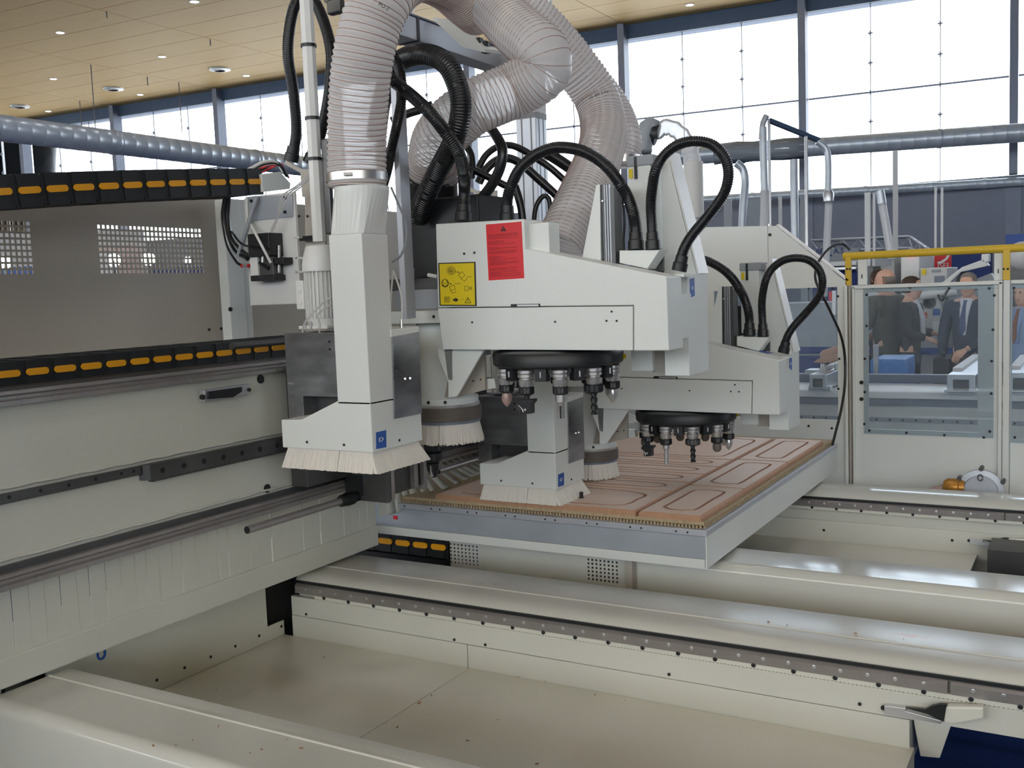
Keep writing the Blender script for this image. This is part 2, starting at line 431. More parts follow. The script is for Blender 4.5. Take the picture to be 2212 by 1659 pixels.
spiral_duct('spiral_duct', qr, pr + (pr - qr) * 0.5, 0.17, 0.22, 'fat silver spiral duct crossing in front of the tall right windows')
pr2 = dp(2212, 392, 19.5); qr2 = dp(1480, 430, 21.0); qr2.z = pr2.z
spiral_duct('spiral_duct', qr2, pr2 + (pr2 - qr2) * 0.5, 0.085, 0.16, 'thin silver spiral pipe along the foot of the right windows', joint=2.2)
# cloth wrapped round the middle of the right duct
cp = [qr.lerp(pr, t) for t in (0.13, 0.2, 0.27, 0.34, 0.4)]
R = []
for i, (t, a_, b_) in enumerate(frames(cp)):
    R.append([cp[i] + (a_ * math.cos(k * 0.2618) + b_ * math.sin(k * 0.2618)) * (0.185 + 0.025 * math.sin(k * 2.1 + i * 1.7)) for k in range(24)])
tag(MB().rings(R).build('duct_wrap', 'midgrey', smooth='all'), 'grey tarpaulin wrapped round the right spiral duct above the loop hose', 'tarpaulin')
def pipe(name, pts, r, m, lab, cat='pipe', n=12, grp=None, D=None):
    P = [dp(*p) if D is None else dp(p[0], p[1], D) for p in pts]
    return tag(MB().tube(spline(P, max(0.05, r)), r, n).build(name, m, smooth=True), lab, cat, grp)
pipe('drop_pipe', [(1590, 352), (1605, 366), (1610, 395), (1606, 440), (1603, 500)], 0.055, 'galv', 'bent silver drop pipe right of the big cable loop', D=14)
pipe('drop_pipe', [(1715, 345), (1716, 430), (1718, 530)], 0.052, 'galv', 'straight silver drop pipe above the sloped guard corner', D=13)
pipe('drop_pipe', [(1648, 275), (1650, 360), (1652, 420)], 0.045, 'galv', 'silver drop pipe hung from the bent white frame', D=12)
pipe('clear_drop_hose', [(1652, 412), (1652, 450), (1650, 500)], 0.052, 'clearpipe', 'clear plastic hose below the leftmost silver drop pipe', D=12)
t = thing('extraction_frame', 'bent tube frame with a dark channel standing above the far guard', 'frame', dp(1662, 500, 12.05))
MB().tube(spline([dp(1645, 300, 12), dp(1648, 268, 12), dp(1656, 250, 12)], 0.05), 0.035, 10).build('bend', 'alu', t, smooth=True)
MB().cyl(dp(1661, 258, 12.05), dp(1664, 500, 12.05), 0.018, 8).build('post', 'alu', t, smooth=True)
MB().bar([dp(1661, 260, 12.05), dp(1768, 303, 12.3)], 0.06, 0.05).build('channel', 'beamblue', t)
MB().cyl(dp(1741, 295, 12.2), dp(1743, 540, 12.2), 0.02, 8).build('post', 'alu', t, smooth=True)
pipe('drop_pipe', [(1765, 306), (1783, 320), (1789, 345), (1789, 428)], 0.04, 'galv', 'silver drop pipe bending down from the end of the dark channel', D=12.3)
t = tag(MB().lathe([(0.03, 0), (0.06, 0.03), (0.065, 0.12), (0.045, 0.16)], dp(1790, 440, 12.3), (0, 0, 1), 14).build('hose_coupling', 'alu', smooth=True), 'bright coupling joining a silver pipe to a clear hose', 'coupling')
pipe('clear_drop_hose', [(1790, 438), (1788, 490), (1784, 560), (1779, 640)], 0.045, 'clearpipe', 'clear plastic hose hanging beside the lettered grey board', D=12.3)
pipe('clear_drop_hose', [(1902, 420), (1908, 455), (1916, 500), (1926, 560)], 0.05, 'clearpipe', 'clear plastic hose slanting down behind the yellow rail', D=12.6)
pipe('drop_pipe', [(1900, 412), (1903, 425), (1905, 440)], 0.055, 'galv', 'short silver elbow at the top of the slanting clear hose', D=12.6)
for x, y0, y1, w, mm, l in ((1874, 416, 528, 0.075, 'white', 'broad white strip post left of the slanting clear hose'), (1888, 416, 530, 0.03, 'white', 'thin white rod just left of the slanting clear hose'), (1934, 325, 650, 0.065, 'offwhite', 'pale blue white post crossing the yellow rail'),
                            (2021, 405, 600, 0.028, 'white', 'slender white rod in front of the red banner'), (2035, 405, 532, 0.03, 'white', 'slender white rod right of the red banner'), (1685, 425, 510, 0.04, 'offwhite', 'short pale post behind the sloped guard edge'), (1572, 430, 500, 0.11, 'midgrey', 'pale blue panel post left of the bent drop pipe'), (1630, 430, 500, 0.2, 'midgrey', 'broad grey blue panel post behind the clear hoses'), (1736, 420, 540, 0.1, 'midgrey', 'grey post under the thin spiral pipe')):
    p = dp(x, y0, 14.5); q = V((p.x, p.y, 0.0))
    tag(MB().bar([p, q], w, 0.05).build('post', mm), l, 'post')
# ------------------------------------------------------------------ gantry beam (runs along Y, its rail face looks towards +X)
BX = -2.65
YA, YB = 0.3, 6.6
beam = thing('gantry_beam', 'long cream gantry beam with steel rails running across the left side', 'machine beam', (BX - 0.2, 3.0, 0.6))
b = MB(); b.box((-3.10, YA, 0.90), (BX, YB, 1.425)); b.build('beam_body', 'cream', beam, bev=0.004)
b = MB(); b.box((-2.95, YA, 0.587), (BX, 3.355, 0.674)); b.build('lower_flange', 'cream', beam, bev=0.006)
MB().box((-2.95, 6.0, 0.0), (BX, YB, 0.9)).build('portal_leg', 'cream', beam, bev=0.006)
MB().box((-2.97, YA, 0.0), (-2.84, 1.75, 0.587)).build('portal_leg', 'cream', beam, bev=0.006)
def rail(z0, z1, name='guide_rail'):
    h = z1 - z0
    prof = [(BX, z0), (BX + 0.034, z0), (BX + 0.034, z0 + h * 0.30), (BX + 0.026, z0 + h * 0.42), (BX + 0.026, z0 + h * 0.62), (BX + 0.036, z0 + h * 0.76), (BX + 0.036, z1 - 0.003), (BX + 0.033, z1), (BX, z1)]
    r = MB().prism([(x, YA, z) for x, z in prof], (0, YB - YA, 0)).build(name, 'rail', beam)
    y = YA + 0.05
    while y < 4.6:
        if y > 1.3: bolt('rail_plug', (BX + 0.034, y, z0 + h * 0.16), (1, 0, 0), r, 0.0085, 0.0008, 'plug')
        y += 0.1
    return r
rail(0.871, 0.918); rail(1.383, 1.424)
b = MB(); b.box((BX - 0.01, YA, 0.918), (BX + 0.012, YB, 0.936)); b.build('rail_gap_strip', 'darksteel', beam)  # dark strip laid in for the dark gap above the rail
b = MB(); b.box((BX - 0.06, YA, 1.424), (BX + 0.016, YB, 1.432)); b.build('rail_gap_strip', 'darksteel', beam)
# rack
yr = at(305, 1000, 'X', BX + 0.015).y
b = MB(); b.box((BX, YA, 1.109), (BX + 0.014, yr, 1.138)); k1 = b.build('rack_strip', 'darksteel', beam, bev=0.002)
b = MB(); b.prism([(BX, yr, 1.088), (BX + 0.03, yr + 0.02, 1.088), (BX + 0.03, yr + 0.02, 1.138), (BX, yr, 1.138)], (0, YB - yr, 0)); k2 = b.build('gear_rack', 'darksteel', beam)
b = MB(); y = yr + 0.03
while y < 4.8: b.prism([(BX + 0.002, y, 1.088), (BX + 0.002, y + 0.007, 1.088), (BX + 0.002, y + 0.0035, 1.080)], (0.027, 0, 0)); y += 0.011
stuffpart(b.build('rack_teeth', 'darksteel', k2))
y = yr + 0.07
while y < 4.4: bolt('rack_bolt', (BX + 0.03, y, 1.112), (1, 0, 0), k2, 0.0095, 0.002); y += 0.088
for x, y in ((20, 1074), (88, 1060), (149, 1048), (207, 1035), (262, 1023), (289, 1018)): bolt('rack_bolt', at(x, y, 'X', BX + 0.014), (1, 0, 0), k1, 0.0055, 0.002)
# weld bead lines above rack and lower rail
path = [V((BX + 0.003, YA + 0.04 * i, 1.152 + 0.0015 * math.sin(i * 1.9))) for i in range(140)]
MB().tube(path, lambda i: 0.005 + 0.001 * math.sin(i * 2.7), 6).build('weld_bead', 'cream', beam, smooth='all')
path = [V((BX + 0.003, YA + 0.04 * i, 0.950 + 0.0015 * math.sin(i * 1.3))) for i in range(140)]
MB().tube(path, lambda i: 0.005 + 0.001 * math.sin(i * 2.1), 6).build('weld_bead', 'cream', beam, smooth='all')
for x, y in ((563, 819), (577, 1055)): bolt('hole_plug', at(x, y, 'X', BX + 0.002), (1, 0, 0), beam, 0.016, 0.004)
# limit-switch bracket under the upper rail
sb = MB().prism([at(442, 843, 'X', BX + 0.03), at(540, 829, 'X', BX + 0.03), at(540, 851, 'X', BX + 0.03), at(442, 869, 'X', BX + 0.03)], (-0.028, 0, 0)).build('limit_bracket', 'alu', beam, bev=0.002)
MB().prism([at(452, 846, 'X', BX + 0.042), at(523, 836, 'X', BX + 0.042), at(523, 846, 'X', BX + 0.042), at(504, 858, 'X', BX + 0.042), at(452, 862, 'X', BX + 0.042)], (-0.012, 0, 0)).build('limit_switch', 'black', sb)
bolt('limit_knob', at(438, 858, 'X', BX + 0.03), (1, 0, 0), sb, 0.009, 0.006); bolt('limit_knob', at(538, 842, 'X', BX + 0.032), (1, 0, 0), sb, 0.007, 0.006)
# strip curtain hanging under the lower rail: every strip its own sheet
def strip(y0, w, z1, bend, lean):
    """one lamella; bend > 0 pushes its foot outwards over the table"""
    P = []; n = 7
    for i in range(n + 1):
        t = i / n
        if bend: P.append((BX - 0.012 + lean + bend * t ** 1.15, 0.876 - (0.876 - z1) * t))
        else: P.append((BX - 0.012 + lean, 0.876 - (0.876 - z1) * t))
    vs = [(x, y, z) for x, z in P for y in (y0, y0 + w)] + [(x - 0.0025, y, z) for x, z in P for y in (y0, y0 + w)]
    fs = []; m = 2 * (n + 1)
    for i in range(n):
        a = 2 * i
        fs += [(a, a + 2, a + 3, a + 1), (a + m, a + 1 + m, a + 3 + m, a + 2 + m), (a, a + m, a + m + 2, a + 2), (a + 1, a + 3, a + 3 + m, a + 1 + m)]
    fs += [(2 * n, 2 * n + m, 2 * n + 1 + m, 2 * n + 1)]
    return MB().add(vs, fs)
cur = MB().box((BX - 0.03, YA, 0.868), (BX - 0.004, 5.95, 0.90)).build('curtain_rail', 'cream', beam)
y = 1.30; i = 0; rc = random.Random(3)
while y < 5.9:
    w = rc.uniform(0.036, 0.062)
    if y < 3.33: o = strip(y, w - 0.002, 0.664, 0, rc.uniform(0.0, 0.003))
    elif y < 3.46: o = strip(y, w - 0.002, 0.70 + rc.uniform(0, .01), 0.02, rc.uniform(0, 0.003))
    else:
        k = min(1.0, (y - 3.46) / 0.40); k = k * k * (3 - 2 * k)
        o = strip(y, w - 0.001, 0.70 + 0.098 * k, 0.02 + 0.145 * k, rc.uniform(0, 0.001))
    o.build('curtain_strip', 'cream', beam, smooth='all' if y > 3.4 else False); y += w
# rear cover sheet with its square ventilation holes
PX = -3.12
rear = thing('rear_cover', 'tall cream rear cover sheet with two grids of square holes behind the cable chains', 'cover panel', (PX, 2.5, 1.43))
def grid_sheet(pl, u0, u1, v0, v1, blocks, mk, th):
    """thin sheet with blocks of square holes; blocks: (ua, ub, va, vb, nu, nv, hu, hv). mk(u, v) -> point; th = thickness vector"""
    us = {u0, u1}; vs = {v0, v1}; hol = []
    for ua, ub, va, vb, nu, nv, hu, hv in blocks:
        for i in range(nu):
            for j in range(nv):
                cu = ua + (ub - ua) * (i + 0.5) / nu; cv = va + (vb - va) * (j + 0.5) / nv
                us |= {cu - hu / 2, cu + hu / 2}; vs |= {cv - hv / 2, cv + hv / 2}; hol.append((cu, cv))
    us = sorted(us); vs = sorted(vs); hs = set()
    import bisect
    for cu, cv in hol: hs.add((bisect.bisect_right(us, cu) - 1, bisect.bisect_right(vs, cv) - 1))
    n = len(vs); pts = [mk(u, v) for u in us for v in vs]; N = len(pts); T = V(th)
    fs = []
    for i in range(len(us) - 1):
        for j in range(len(vs) - 1):
            a = i * n + j
            if (i, j) in hs:
                for p, q in ((a, a + 1), (a + 1, a + 1 + n), (a + 1 + n, a + n), (a + n, a)): fs.append((p, q, q + N, p + N))
            else:
                fs.append((a, a + 1, a + 1 + n, a + n)); fs.append((a + N, a + n + N, a + 1 + n + N, a + 1 + N))
    return MB().add(pts + [p + T for p in pts], fs)
p1 = at(208, 482, 'X', PX); p2 = at(442, 597, 'X', PX)
yl = at(70, 540, 'X', PX).y
wid = p2.y - p1.y
blk = [(p1.y, p2.y, 1.762, 1.944, 25, 9, 0.0125, 0.0125), (yl - wid, yl, 1.762, 1.944, 25, 9, 0.0125, 0.0125)]
grid_sheet(None, 0.3, 6.5, 1.42, 2.07, blk, lambda u, v: V((PX, u, v)), (-0.004, 0, 0)).build('cover_sheet', 'grey', rear)
for q in ((498, 668), (452, 712), (478, 710)): bolt('cover_screw', at(*q, 'X', PX + 0.002), (1, 0, 0), rear, 0.006 if q[0] != 498 else 0.011, 0.003)
ya = at(493, 600, 'X', -3.0).y; yb = at(528, 600, 'X', -3.0).y
MB().box((-3.05, ya, 1.43), (-3.0, yb, 2.05)).build('cover_post', 'paint', rear, bev=0.003)
MB().box((-3.05, yb + 0.002, 1.43), (-3.015, yb + 0.05, 2.05)).build('cover_post', 'paint', rear, bev=0.003)
for y in (520, 668): bolt('cover_screw', at(498, y, 'X', -2.999), (1, 0, 0), rear, 0.009, 0.004)

# ------------------------------------------------------------------ energy chains
def link_mesh(p, wd, h):
    b = MB(); e = p * 0.5
    for sx in (0, -wd):
        b.prism([(sx, -e, -h / 2), (sx, e * 0.9, -h / 2), (sx, e, -h * 0.32), (sx, e * 0.82, 0), (sx, e, h * 0.32), (sx, e * 0.9, h / 2), (sx, -e, h / 2), (sx, -e * 1.14, 0)], (-0.012 if sx == 0 else 0.012, 0, 0))
        b.box((sx + (0.004 if sx == 0 else -0.004), -e * 0.75, -h * 0.5), (sx, e * 0.55, h * 0.5))
    for z in (-h / 2 + 0.004, h / 2 - 0.004):
        b.box((-wd + 0.01, -e * 0.45, z - 0.004), (-0.01, e * 0.15, z + 0.004))
    me = bpy.data.meshes.new('chain_link'); me.from_pydata(b.v, [], b.f); me.materials.append(M['chain']); return me
def oval_mesh(L, h):
    b = MB(); pts = []
    r = h / 2
    for k in range(9): a = -math.pi / 2 + math.pi * k / 8; pts.append((0.0, L / 2 - r + r * math.cos(a), r * math.sin(a)))
    for k in range(9): a = math.pi / 2 + math.pi * k / 8; pts.append((0.0, -L / 2 + r + r * math.cos(a), r * math.sin(a)))
    b.prism(pts, (0.006, 0, 0))
    me = bpy.data.meshes.new('link_insert'); me.from_pydata(b.v, [], b.f); me.materials.append(M['yellow']); return me
def chain(name, lab, pts, pitch, lm, om, rotz=0.0):
    """links along a polyline of equal steps; pts are link centres on the yellow side"""
    t = thing(name, lab, 'cable chain', pts[0])
    for i in range(len(pts)):
        a = pts[max(0, i - 1)]; c = pts[min(len(pts) - 1, i + 1)]
        d = (c - a).normalized()
        if d.y < 0: d = -d
        o = put('chain_link', lm, None, None, loc=pts[i])
        if rotz: o.rotation_euler = (0, 0, rotz)
        else: o.rotation_euler = (math.asin(d.z), 0, 0)
        adopt(o, t)
        s = put('link_insert', om, None, None, loc=pts[i] + (V((0.003, 0, 0)) if not rotz else V((0, -0.003, 0))))
        if rotz: s.rotation_euler = (0, 0, rotz); s.parent = t; s.matrix_parent_inverse = Matrix.Translation(t.location).inverted(); CH[t.name].append(s)
        else: adopt(s, o)
    return t
lm = link_mesh(0.0925, 0.21, 0.070); om = oval_mesh(0.072, 0.020)
chain('cable_chain', 'lower black cable chain with yellow inserts lying on top of the gantry beam', [V((-2.71, 2.874 - 0.0922 * k + 0.0922 * 3, 1.4655)) for k in range(24)], 0.0925, lm, om)
CX = -2.72
u0 = at(549, 392.5, 'X', CX); u1 = at(282, 400, 'X', CX); u2 = at(60, 411, 'X', CX)
lm2 = link_mesh(0.0925, 0.21, 0.096)
pts = []
for k in range(17):
    y = u0.y - 0.0925 * k; t = (u0.y - y)
    a = (u0.z - u1.z) / (u0.y - u1.y); T2 = u0.y - u2.y; q = (u0.z - u2.z - a * T2) / (T2 * (T2 - (u0.y - u1.y)))
    pts.append(V((CX, y, u0.z - a * t - q * t * (t - (u0.y - u1.y)))))
chain('cable_chain', 'upper black cable chain with yellow inserts sagging free above the rear cover', pts, 0.0925, lm2, om)
# short chain beside the far table
lm3 = link_mesh(0.098, 0.12, 0.10); om3 = oval_mesh(0.078, 0.026)
c0 = at(967, 1187, 'Y', 3.62)
chain('cable_chain', 'short black cable chain left of the small hole grid under the table', [V((c0.x - 0.045 - 0.098 * k, 3.62, 0.528)) for k in range(9)], 0.098, lm3, om3, rotz=-math.pi / 2)

# ------------------------------------------------------------------ bed girders and trays
ZG = 0.575
def girder(lab, yf, yb, x0, x1, rails, m='bed', foot=0.0, cut=None, ribs=(), tilt=0.0):
    g = thing('bed_girder', lab, 'machine bed', ((x0 + x1) / 2, (yf + yb) / 2, 0))
    prof = [(yf + 0.02, foot), (yb - 0.002, foot), (yb - 0.002, ZG - 0.012), (yb - 0.006, ZG - 0.003), (yb - 0.014, ZG)]
    if ribs:
        for y in ribs: prof += [(y + 0.006, ZG), (y + 0.003, ZG + 0.003), (y - 0.003, ZG + 0.003), (y - 0.006, ZG)]
    if rails: prof += [(yf + 0.075, ZG), (yf + 0.045, ZG - 0.003), (yf + 0.022, ZG - 0.012), (yf + 0.012, ZG - 0.022), (yf + 0.012, ZG - 0.026), (yf + 0.03, ZG - 0.026)]
    else: prof += [(yf + 0.045, ZG), (yf + 0.035, ZG + 0.002), (yf + 0.025, ZG - 0.001), (yf + 0.010, ZG - 0.007), (yf + 0.002, ZG - 0.018), (yf, ZG - 0.03), (yf, foot)]
    if tilt: prof = [(y, z + (tilt * (y - yf) / (yb - yf) if z > ZG - 0.05 else 0)) for y, z in prof]
    o = MB().prism([(x0, y, z) for y, z in prof], (x1 - x0, 0, 0)).build('girder_body', m, g, smooth=True)
    if rails:
        xr = rails
        MB().box((x0, yf + 0.004, ZG - 0.036), (x1, yf + 0.03, ZG - 0.026)).build('gap_dark_strip', 'black', g)  # black strip laid in for the dark gap under the cover lip
        edges = [x0] + list(xr) + [x1]
        for i in range(len(edges) - 1):
            r = MB().prism([(edges[i] + 0.004, yf - 0.004, ZG - 0.074), (edges[i] + 0.004, yf - 0.004, ZG - 0.046), (edges[i] + 0.004, yf + 0.008, ZG - 0.037), (edges[i] + 0.004, yf + 0.022, ZG - 0.037), (edges[i] + 0.004, yf + 0.022, ZG - 0.074)], (edges[i + 1] - edges[i] - 0.008, 0, 0)).build('guide_rail', 'rail', g)
            x = edges[i] + 0.06; k = 0
            while x < edges[i + 1] - 0.02:
                bolt('rail_plug', (x, yf - 0.004, ZG - 0.054), (0, -1, 0), r, 0.0058, 0.001, 'alu'); 
                x += 0.075
        rk = MB().box((x0 + 0.1, yf - 0.001, ZG - 0.088), (x1, yf + 0.02, ZG - 0.074)).build('gear_rack', 'cream', g)
        x = x0 + 0.15
        while x < x1 - 0.02: bolt('rack_bolt', (x, yf - 0.003, ZG - 0.078), (0, -1, 0), rk, 0.007, 0.002); x += 0.12
        b = MB(); x = x0 + 0.12
        while x < x1 - 0.02: b.prism([(x, yf, ZG - 0.088), (x + 0.007, yf, ZG - 0.088), (x + 0.0035, yf, ZG - 0.095)], (0, 0.016, 0)); x += 0.0115
        stuffpart(b.build('rack_teeth', 'cream', rk))
    return g
ZP = 0.325
# near girder
girder('near cream bed girder along the bottom left corner of the picture', 1.575, 1.86, -2.655, 0.6, None, ribs=(1.785,))
# front track girder g1
g1 = girder('long bed girder with a steel track between the sheet metal tray and the far table', 2.90, 3.245, -2.72, 1.3, (-0.345,), m='bedscrape', foot=0.41, ribs=(3.04,))
XE = at(1965, 1598, 'Y', 2.9).x
MB().box((-2.74, 2.921, ZP - 0.06), (XE, 3.18, 0.41)).build('girder_foot', 'bed', g1)
MB().box((-2.74, 2.899, 0.41), (1.3, 2.922, ZG - 0.09)).build('side_plate', 'bed', g1)
MB().box((-2.74, 2.897, ZP - 0.02), (-1.921, 2.921, 0.408)).build('side_plate', 'bed', g1, bev=0.001)
MB().box((-1.918, 2.897, ZP - 0.02), (XE, 2.921, 0.408)).build('side_plate', 'bed', g1, bev=0.001)
f_ = lambda x, y: at(x, y, 'Y', 2.94)
MB().prism([f_(1973, 1556), f_(2055, 1566), f_(2030, 1638), f_(1988, 1634)], (0, 0.22, 0)).build('support_bracket', 'bed', g1, bev=0.002)
for q in ((661, 1327), (981, 1382), (1048, 1393), (1445, 1457), (1857, 1521)): bolt('side_screw', at(*q, 'Y', 2.896), (0, -1, 0), g1, 0.0052, 0.002)
# end stop: aluminium bar, black wedge, cream cover
def end_stop(g, y, pix, sc):
    f = lambda dx, dy, yy=y: at(pix[0] + dx * sc, pix[1] + dy * sc, 'Y', yy)
    es = MB().prism([f(0, -6), f(46, 0), f(46, 6), f(122, 26), f(122, 33), f(0, 13)], (0, -0.02, 0)).build('end_stop', 'alu', g, bev=0.001)
    MB().prism([f(44, 1, y - 0.02), f(86, 5, y - 0.02), f(100, -3, y - 0.02), f(118, -7, y - 0.02), f(134, -6, y - 0.02), f(128, 30, y - 0.02), f(120, 28, y - 0.02), f(92, 14, y - 0.02)], (0, -0.012, 0)).build('stop_wedge', 'black', es)
    MB().prism([f(134, -8, y - 0.012), f(214, -6, y - 0.012), f(214, 20, y - 0.012), f(150, 32, y - 0.012), f(128, 28, y - 0.012)], (0, -0.03, 0)).build('stop_cover', 'cream', es, bev=0.006)
    bolt('stop_screw', f(-5, 4, y - 0.001), (0, -1, 0), es, 0.007, 0.005)
    return es
end_stop(g1, 2.897, (1913, 1525), 1.0)
# g2, g3
g2 = girder('middle bed girder, smooth cream top, under the front edge of the far table', 3.645, 3.863, -2.28, 1.6, None, foot=0.43, tilt=0.0175)
MB().box((-2.27, 3.66, 0.0), (-0.5, 3.85, 0.432)).build('girder_foot', 'bed', g2)
MB().box((-3.3, 3.66, 0.2), (c0.x - 0.01, 3.70, 0.59)).build('chain_backing', 'black', g2)  # black boxes added behind and under the chain, hiding the floor
MB().box((-3.3, 3.60, 0.455), (c0.x - 0.01, 3.66, 0.474)).build('chain_backing', 'black', g2)
blkA = at(972, 1180, 'Y', 3.643); blkB = at(1040, 1236, 'Y', 3.643); blkC = at(1270, 1214, 'Y', 3.643); blkD = at(1346, 1262, 'Y', 3.643)
pb = (blkA.x + 0.004, blkB.x, 0.455, 0.552, 8, 6, 0.0085, 0.0085); pc = (blkC.x, blkD.x - 0.01, 0.455, 0.552, 8, 6, 0.0085, 0.0085)
grid_sheet(None, -2.28, blkD.x + 0.02, 0.2, 0.578, [pb, pc], lambda u, v: V((u, 3.628, v)), (0, 0.004, 0)).build('vent_plate', 'bed', g2)
MB().box((-2.27, 3.634, 0.2), (blkD.x, 3.644, 0.57)).build('vent_backing', 'black', g2)
MB().box((blkD.x + 0.03, 3.60, 0.2), (blkD.x + 0.06, 3.643, 0.57)).build('vent_edge', 'grey', g2)
g3 = girder('far bed girder with a steel track in front of the window guard', 5.10, 5.30, -2.6, 2.2, (-0.37,), foot=0.0, tilt=0.0175)
for q in ((1780, 1145), (2057, 1167)): bolt('side_screw', at(*q, 'Y', 5.115), (0, -1, 0), g3, 0.008, 0.004)
end_stop(g3, 5.115, (2096, 1165), 0.62)
MB().box((-2.6, 5.112, 0.30), (2.2, 5.121, 0.43)).build('side_plate', 'bed', g3)
# sheet-metal trays between the girders
tray = thing('chip_tray', 'wide cream sheet metal chip tray between the near girder and the front track', 'tray', (-1.6, 2.4, ZP))
xs_ = at(1014, 1444, 'Z', ZP).x
MB().box((-2.782, 1.862, ZP - 0.01), (xs_ - 0.0015, 2.895, ZP)).build('tray_sheet', 'pit', tray, bev=0.001)
MB().box((xs_ + 0.0015, 1.862, ZP - 0.01), (XE, 2.895, ZP)).build('tray_sheet', 'pit', tray, bev=0.001)
MB().box((XE, 1.86, ZP - 0.06), (XE + 0.012, 2.90, ZP + 0.004)).build('tray_lip', 'pit', tray)
MB().box((XE + 0.012, 1.9, ZP - 0.055), (XE + 0.035, 2.7, ZP - 0.02)).build('tray_lip', 'grey', tray)
MB().box((-2.70, 2.0, 0.0), (-0.62, 2.12, ZP - 0.011)).build('tray_support', 'bed', tray)
MB().box((-2.70, 2.6, 0.0), (-0.62, 2.72, ZP - 0.011)).build('tray_support', 'bed', tray)
yn = at(573, 1290, 'X', -2.785).y
lab = MB().prism([(-2.79, 1.86, ZP), (-2.79, 2.895, ZP), (-2.79, 2.895, ZP + 0.058), (-2.79, yn, ZP + 0.058), (-2.79, yn, 0.588), (-2.79, 1.86, 0.588)], (0.008, 0, 0)).build('tray_back', 'cream', tray, bev=0.001)
for q in ((339, 1469), (399, 1442.5), (455.6, 1419), (508.5, 1396), (560, 1373.5), (608, 1353)): bolt('tray_screw', at(*q, 'X', -2.781), (1, 0, 0), lab, 0.0055, 0.002)
tray2 = thing('chip_tray', 'narrow strip of sheet metal tray between the middle and the far girder', 'tray', (-1.0, 4.5, ZP))
MB().box((-2.6, 3.93, ZP - 0.01), (at(2105, 1212, 'Z', ZP).x, 5.11, ZP)).build('tray_sheet', 'pit', tray2)
MB().prism([at(1622, 1190, 'X', -1.62), V((-1.62, 5.1, ZP)), V((-1.62, 5.1, ZP + 0.06)), V((-1.62, 4.98, ZP + 0.06)), V((-1.62, 4.98, 0.57)), at(1622, 1120, 'X', -1.62)], (-0.01, 0, 0)).build('tray_back', 'cream', tray2)
# grey box opening under g3 at the right edge
MB().box((at(2135, 1200, 'Y', 4.9).x, 4.85, 0.0), (1.2, 5.08, 0.42)).build('girder_foot', 'darksteel', g3)
# specks of sawdust lying in the trays
b = MB(); rs = random.Random(5)
def chip(p, s):
    a = rs.uniform(0, 3.1); u = V((math.cos(a), math.sin(a), 0)) * s; w = V((-math.sin(a), math.cos(a), 0)) * s * 0.4
    b.prism([p - u - w, p + u - w, p + u * 0.8 + w, p - u * 0.7 + w], (0, 0, s * 0.35))
for q in ((932, 1502), (907, 1517), (904, 1520), (834, 1563), (858, 1571), (1180, 1472), (1120, 1462), (1285, 1501), (1350, 1513), (1075, 1555), (1010, 1600), (1160, 1650), (700, 1420), (960, 1440), (1930, 1605)): chip(at(*q, 'Z', ZP + 0.001), rs.uniform(0.002, 0.006))
stuffpart(tag(b.build('wood_chips', 'mdfcut'), 'scattered brown wood chips lying on the sheet metal tray', 'wood chips'))
b = MB()
for q in ((331, 1611), (416, 1599), (472, 1569), (540, 1626), (565, 1619), (650, 1616), (380, 1610), (620, 1597), (467, 1491)): chip(at(*q, 'Z', ZG + 0.001), rs.uniform(0.002, 0.005))
stuffpart(tag(b.build('wood_chips', 'mdfcut'), 'few tiny wood chips on top of the near bed girder', 'wood chips'))
b = MB()
for q in ((890, 1258), (1038, 1261), (1071, 1262), (1700, 1350), (1660, 1343), (1848, 1368), (1850, 1375), (1990, 1400), (1952, 1380)): chip(at(*q, 'Z', ZG + 0.001), rs.uniform(0.002, 0.005))
stuffpart(tag(b.build('wood_chips', 'mdfcut'), 'few tiny wood chips on top of the front track girder', 'wood chips'))
MB().box((-2.94, 1.76, 0.0), (-2.84, 3.3, 0.587)).build('beam_shade_backing', 'darksteel', beam)  # dark box added to stand for the shadow under the beam
# blue plastic sheet seen left under the beam
# small hose clip under the beam flange
c = at(219, 1414, 'X', -2.74)
MB().tube(spline([c + V((0, -0.014, 0.02)), c + V((0, -0.012, -0.006)), c + V((0, 0, -0.014)), c + V((0, 0.012, -0.006)), c + V((0, 0.014, 0.02))], 0.004), 0.004, 8).build('hose_clip', 'blue', beam, smooth=True)

# ------------------------------------------------------------------ machining table with routed MDF fronts
TX0, TX1, TY0, TY1 = -3.5, -1.245, 3.499, 5.64
table = thing('machining_table', 'moving table with zinc sided frame carrying routed brown boards', 'table', ((TX0 + TX1) / 2, 4.5, 0.59))
MB().box((TX0, TY0 + 0.004, 0.632), (TX1 - 0.004, TY1, 0.716)).build('table_frame', 'zinc', table, bev=0.001)
MB().box((TX1 - 0.006, TY0 + 0.006, 0.595), (TX1, TY1, 0.722)).build('side_panel', 'paint', table, bev=0.001)
MB().box((TX0, TY0, 0.595), (TX1 - 0.007, TY0 + 0.05, 0.631)).build('lower_rail', 'paint', table, bev=0.0015)
MB().box((TX1 - 0.2, TY1 - 0.2, 0.595), (TX1 - 0.01, TY1 - 0.01, 0.63)).build('lower_rail', 'paint', table)
rim = MB().box((TX0, TY0 - 0.004, 0.718), (TX1 + 0.003, TY1 + 0.003, 0.742)).build('clamp_rim', 'alup', table, bev=0.002)
x = TX1 - 0.07; k = 0
while x > -2.95: bolt('rim_screw', (x, TY0 - 0.004, 0.730), (0, -1, 0), rim, 0.0038, 0.002); x -= (0.045, 0.14)[k % 2]; k += 1
MB().box((TX0, TY0 + 0.03, 0.742), (TX1 - 0.02, TY1 - 0.02, 0.7535)).build('vacuum_grid', 'darksteel', table)
b = MB(); x = TX1 - 0.025
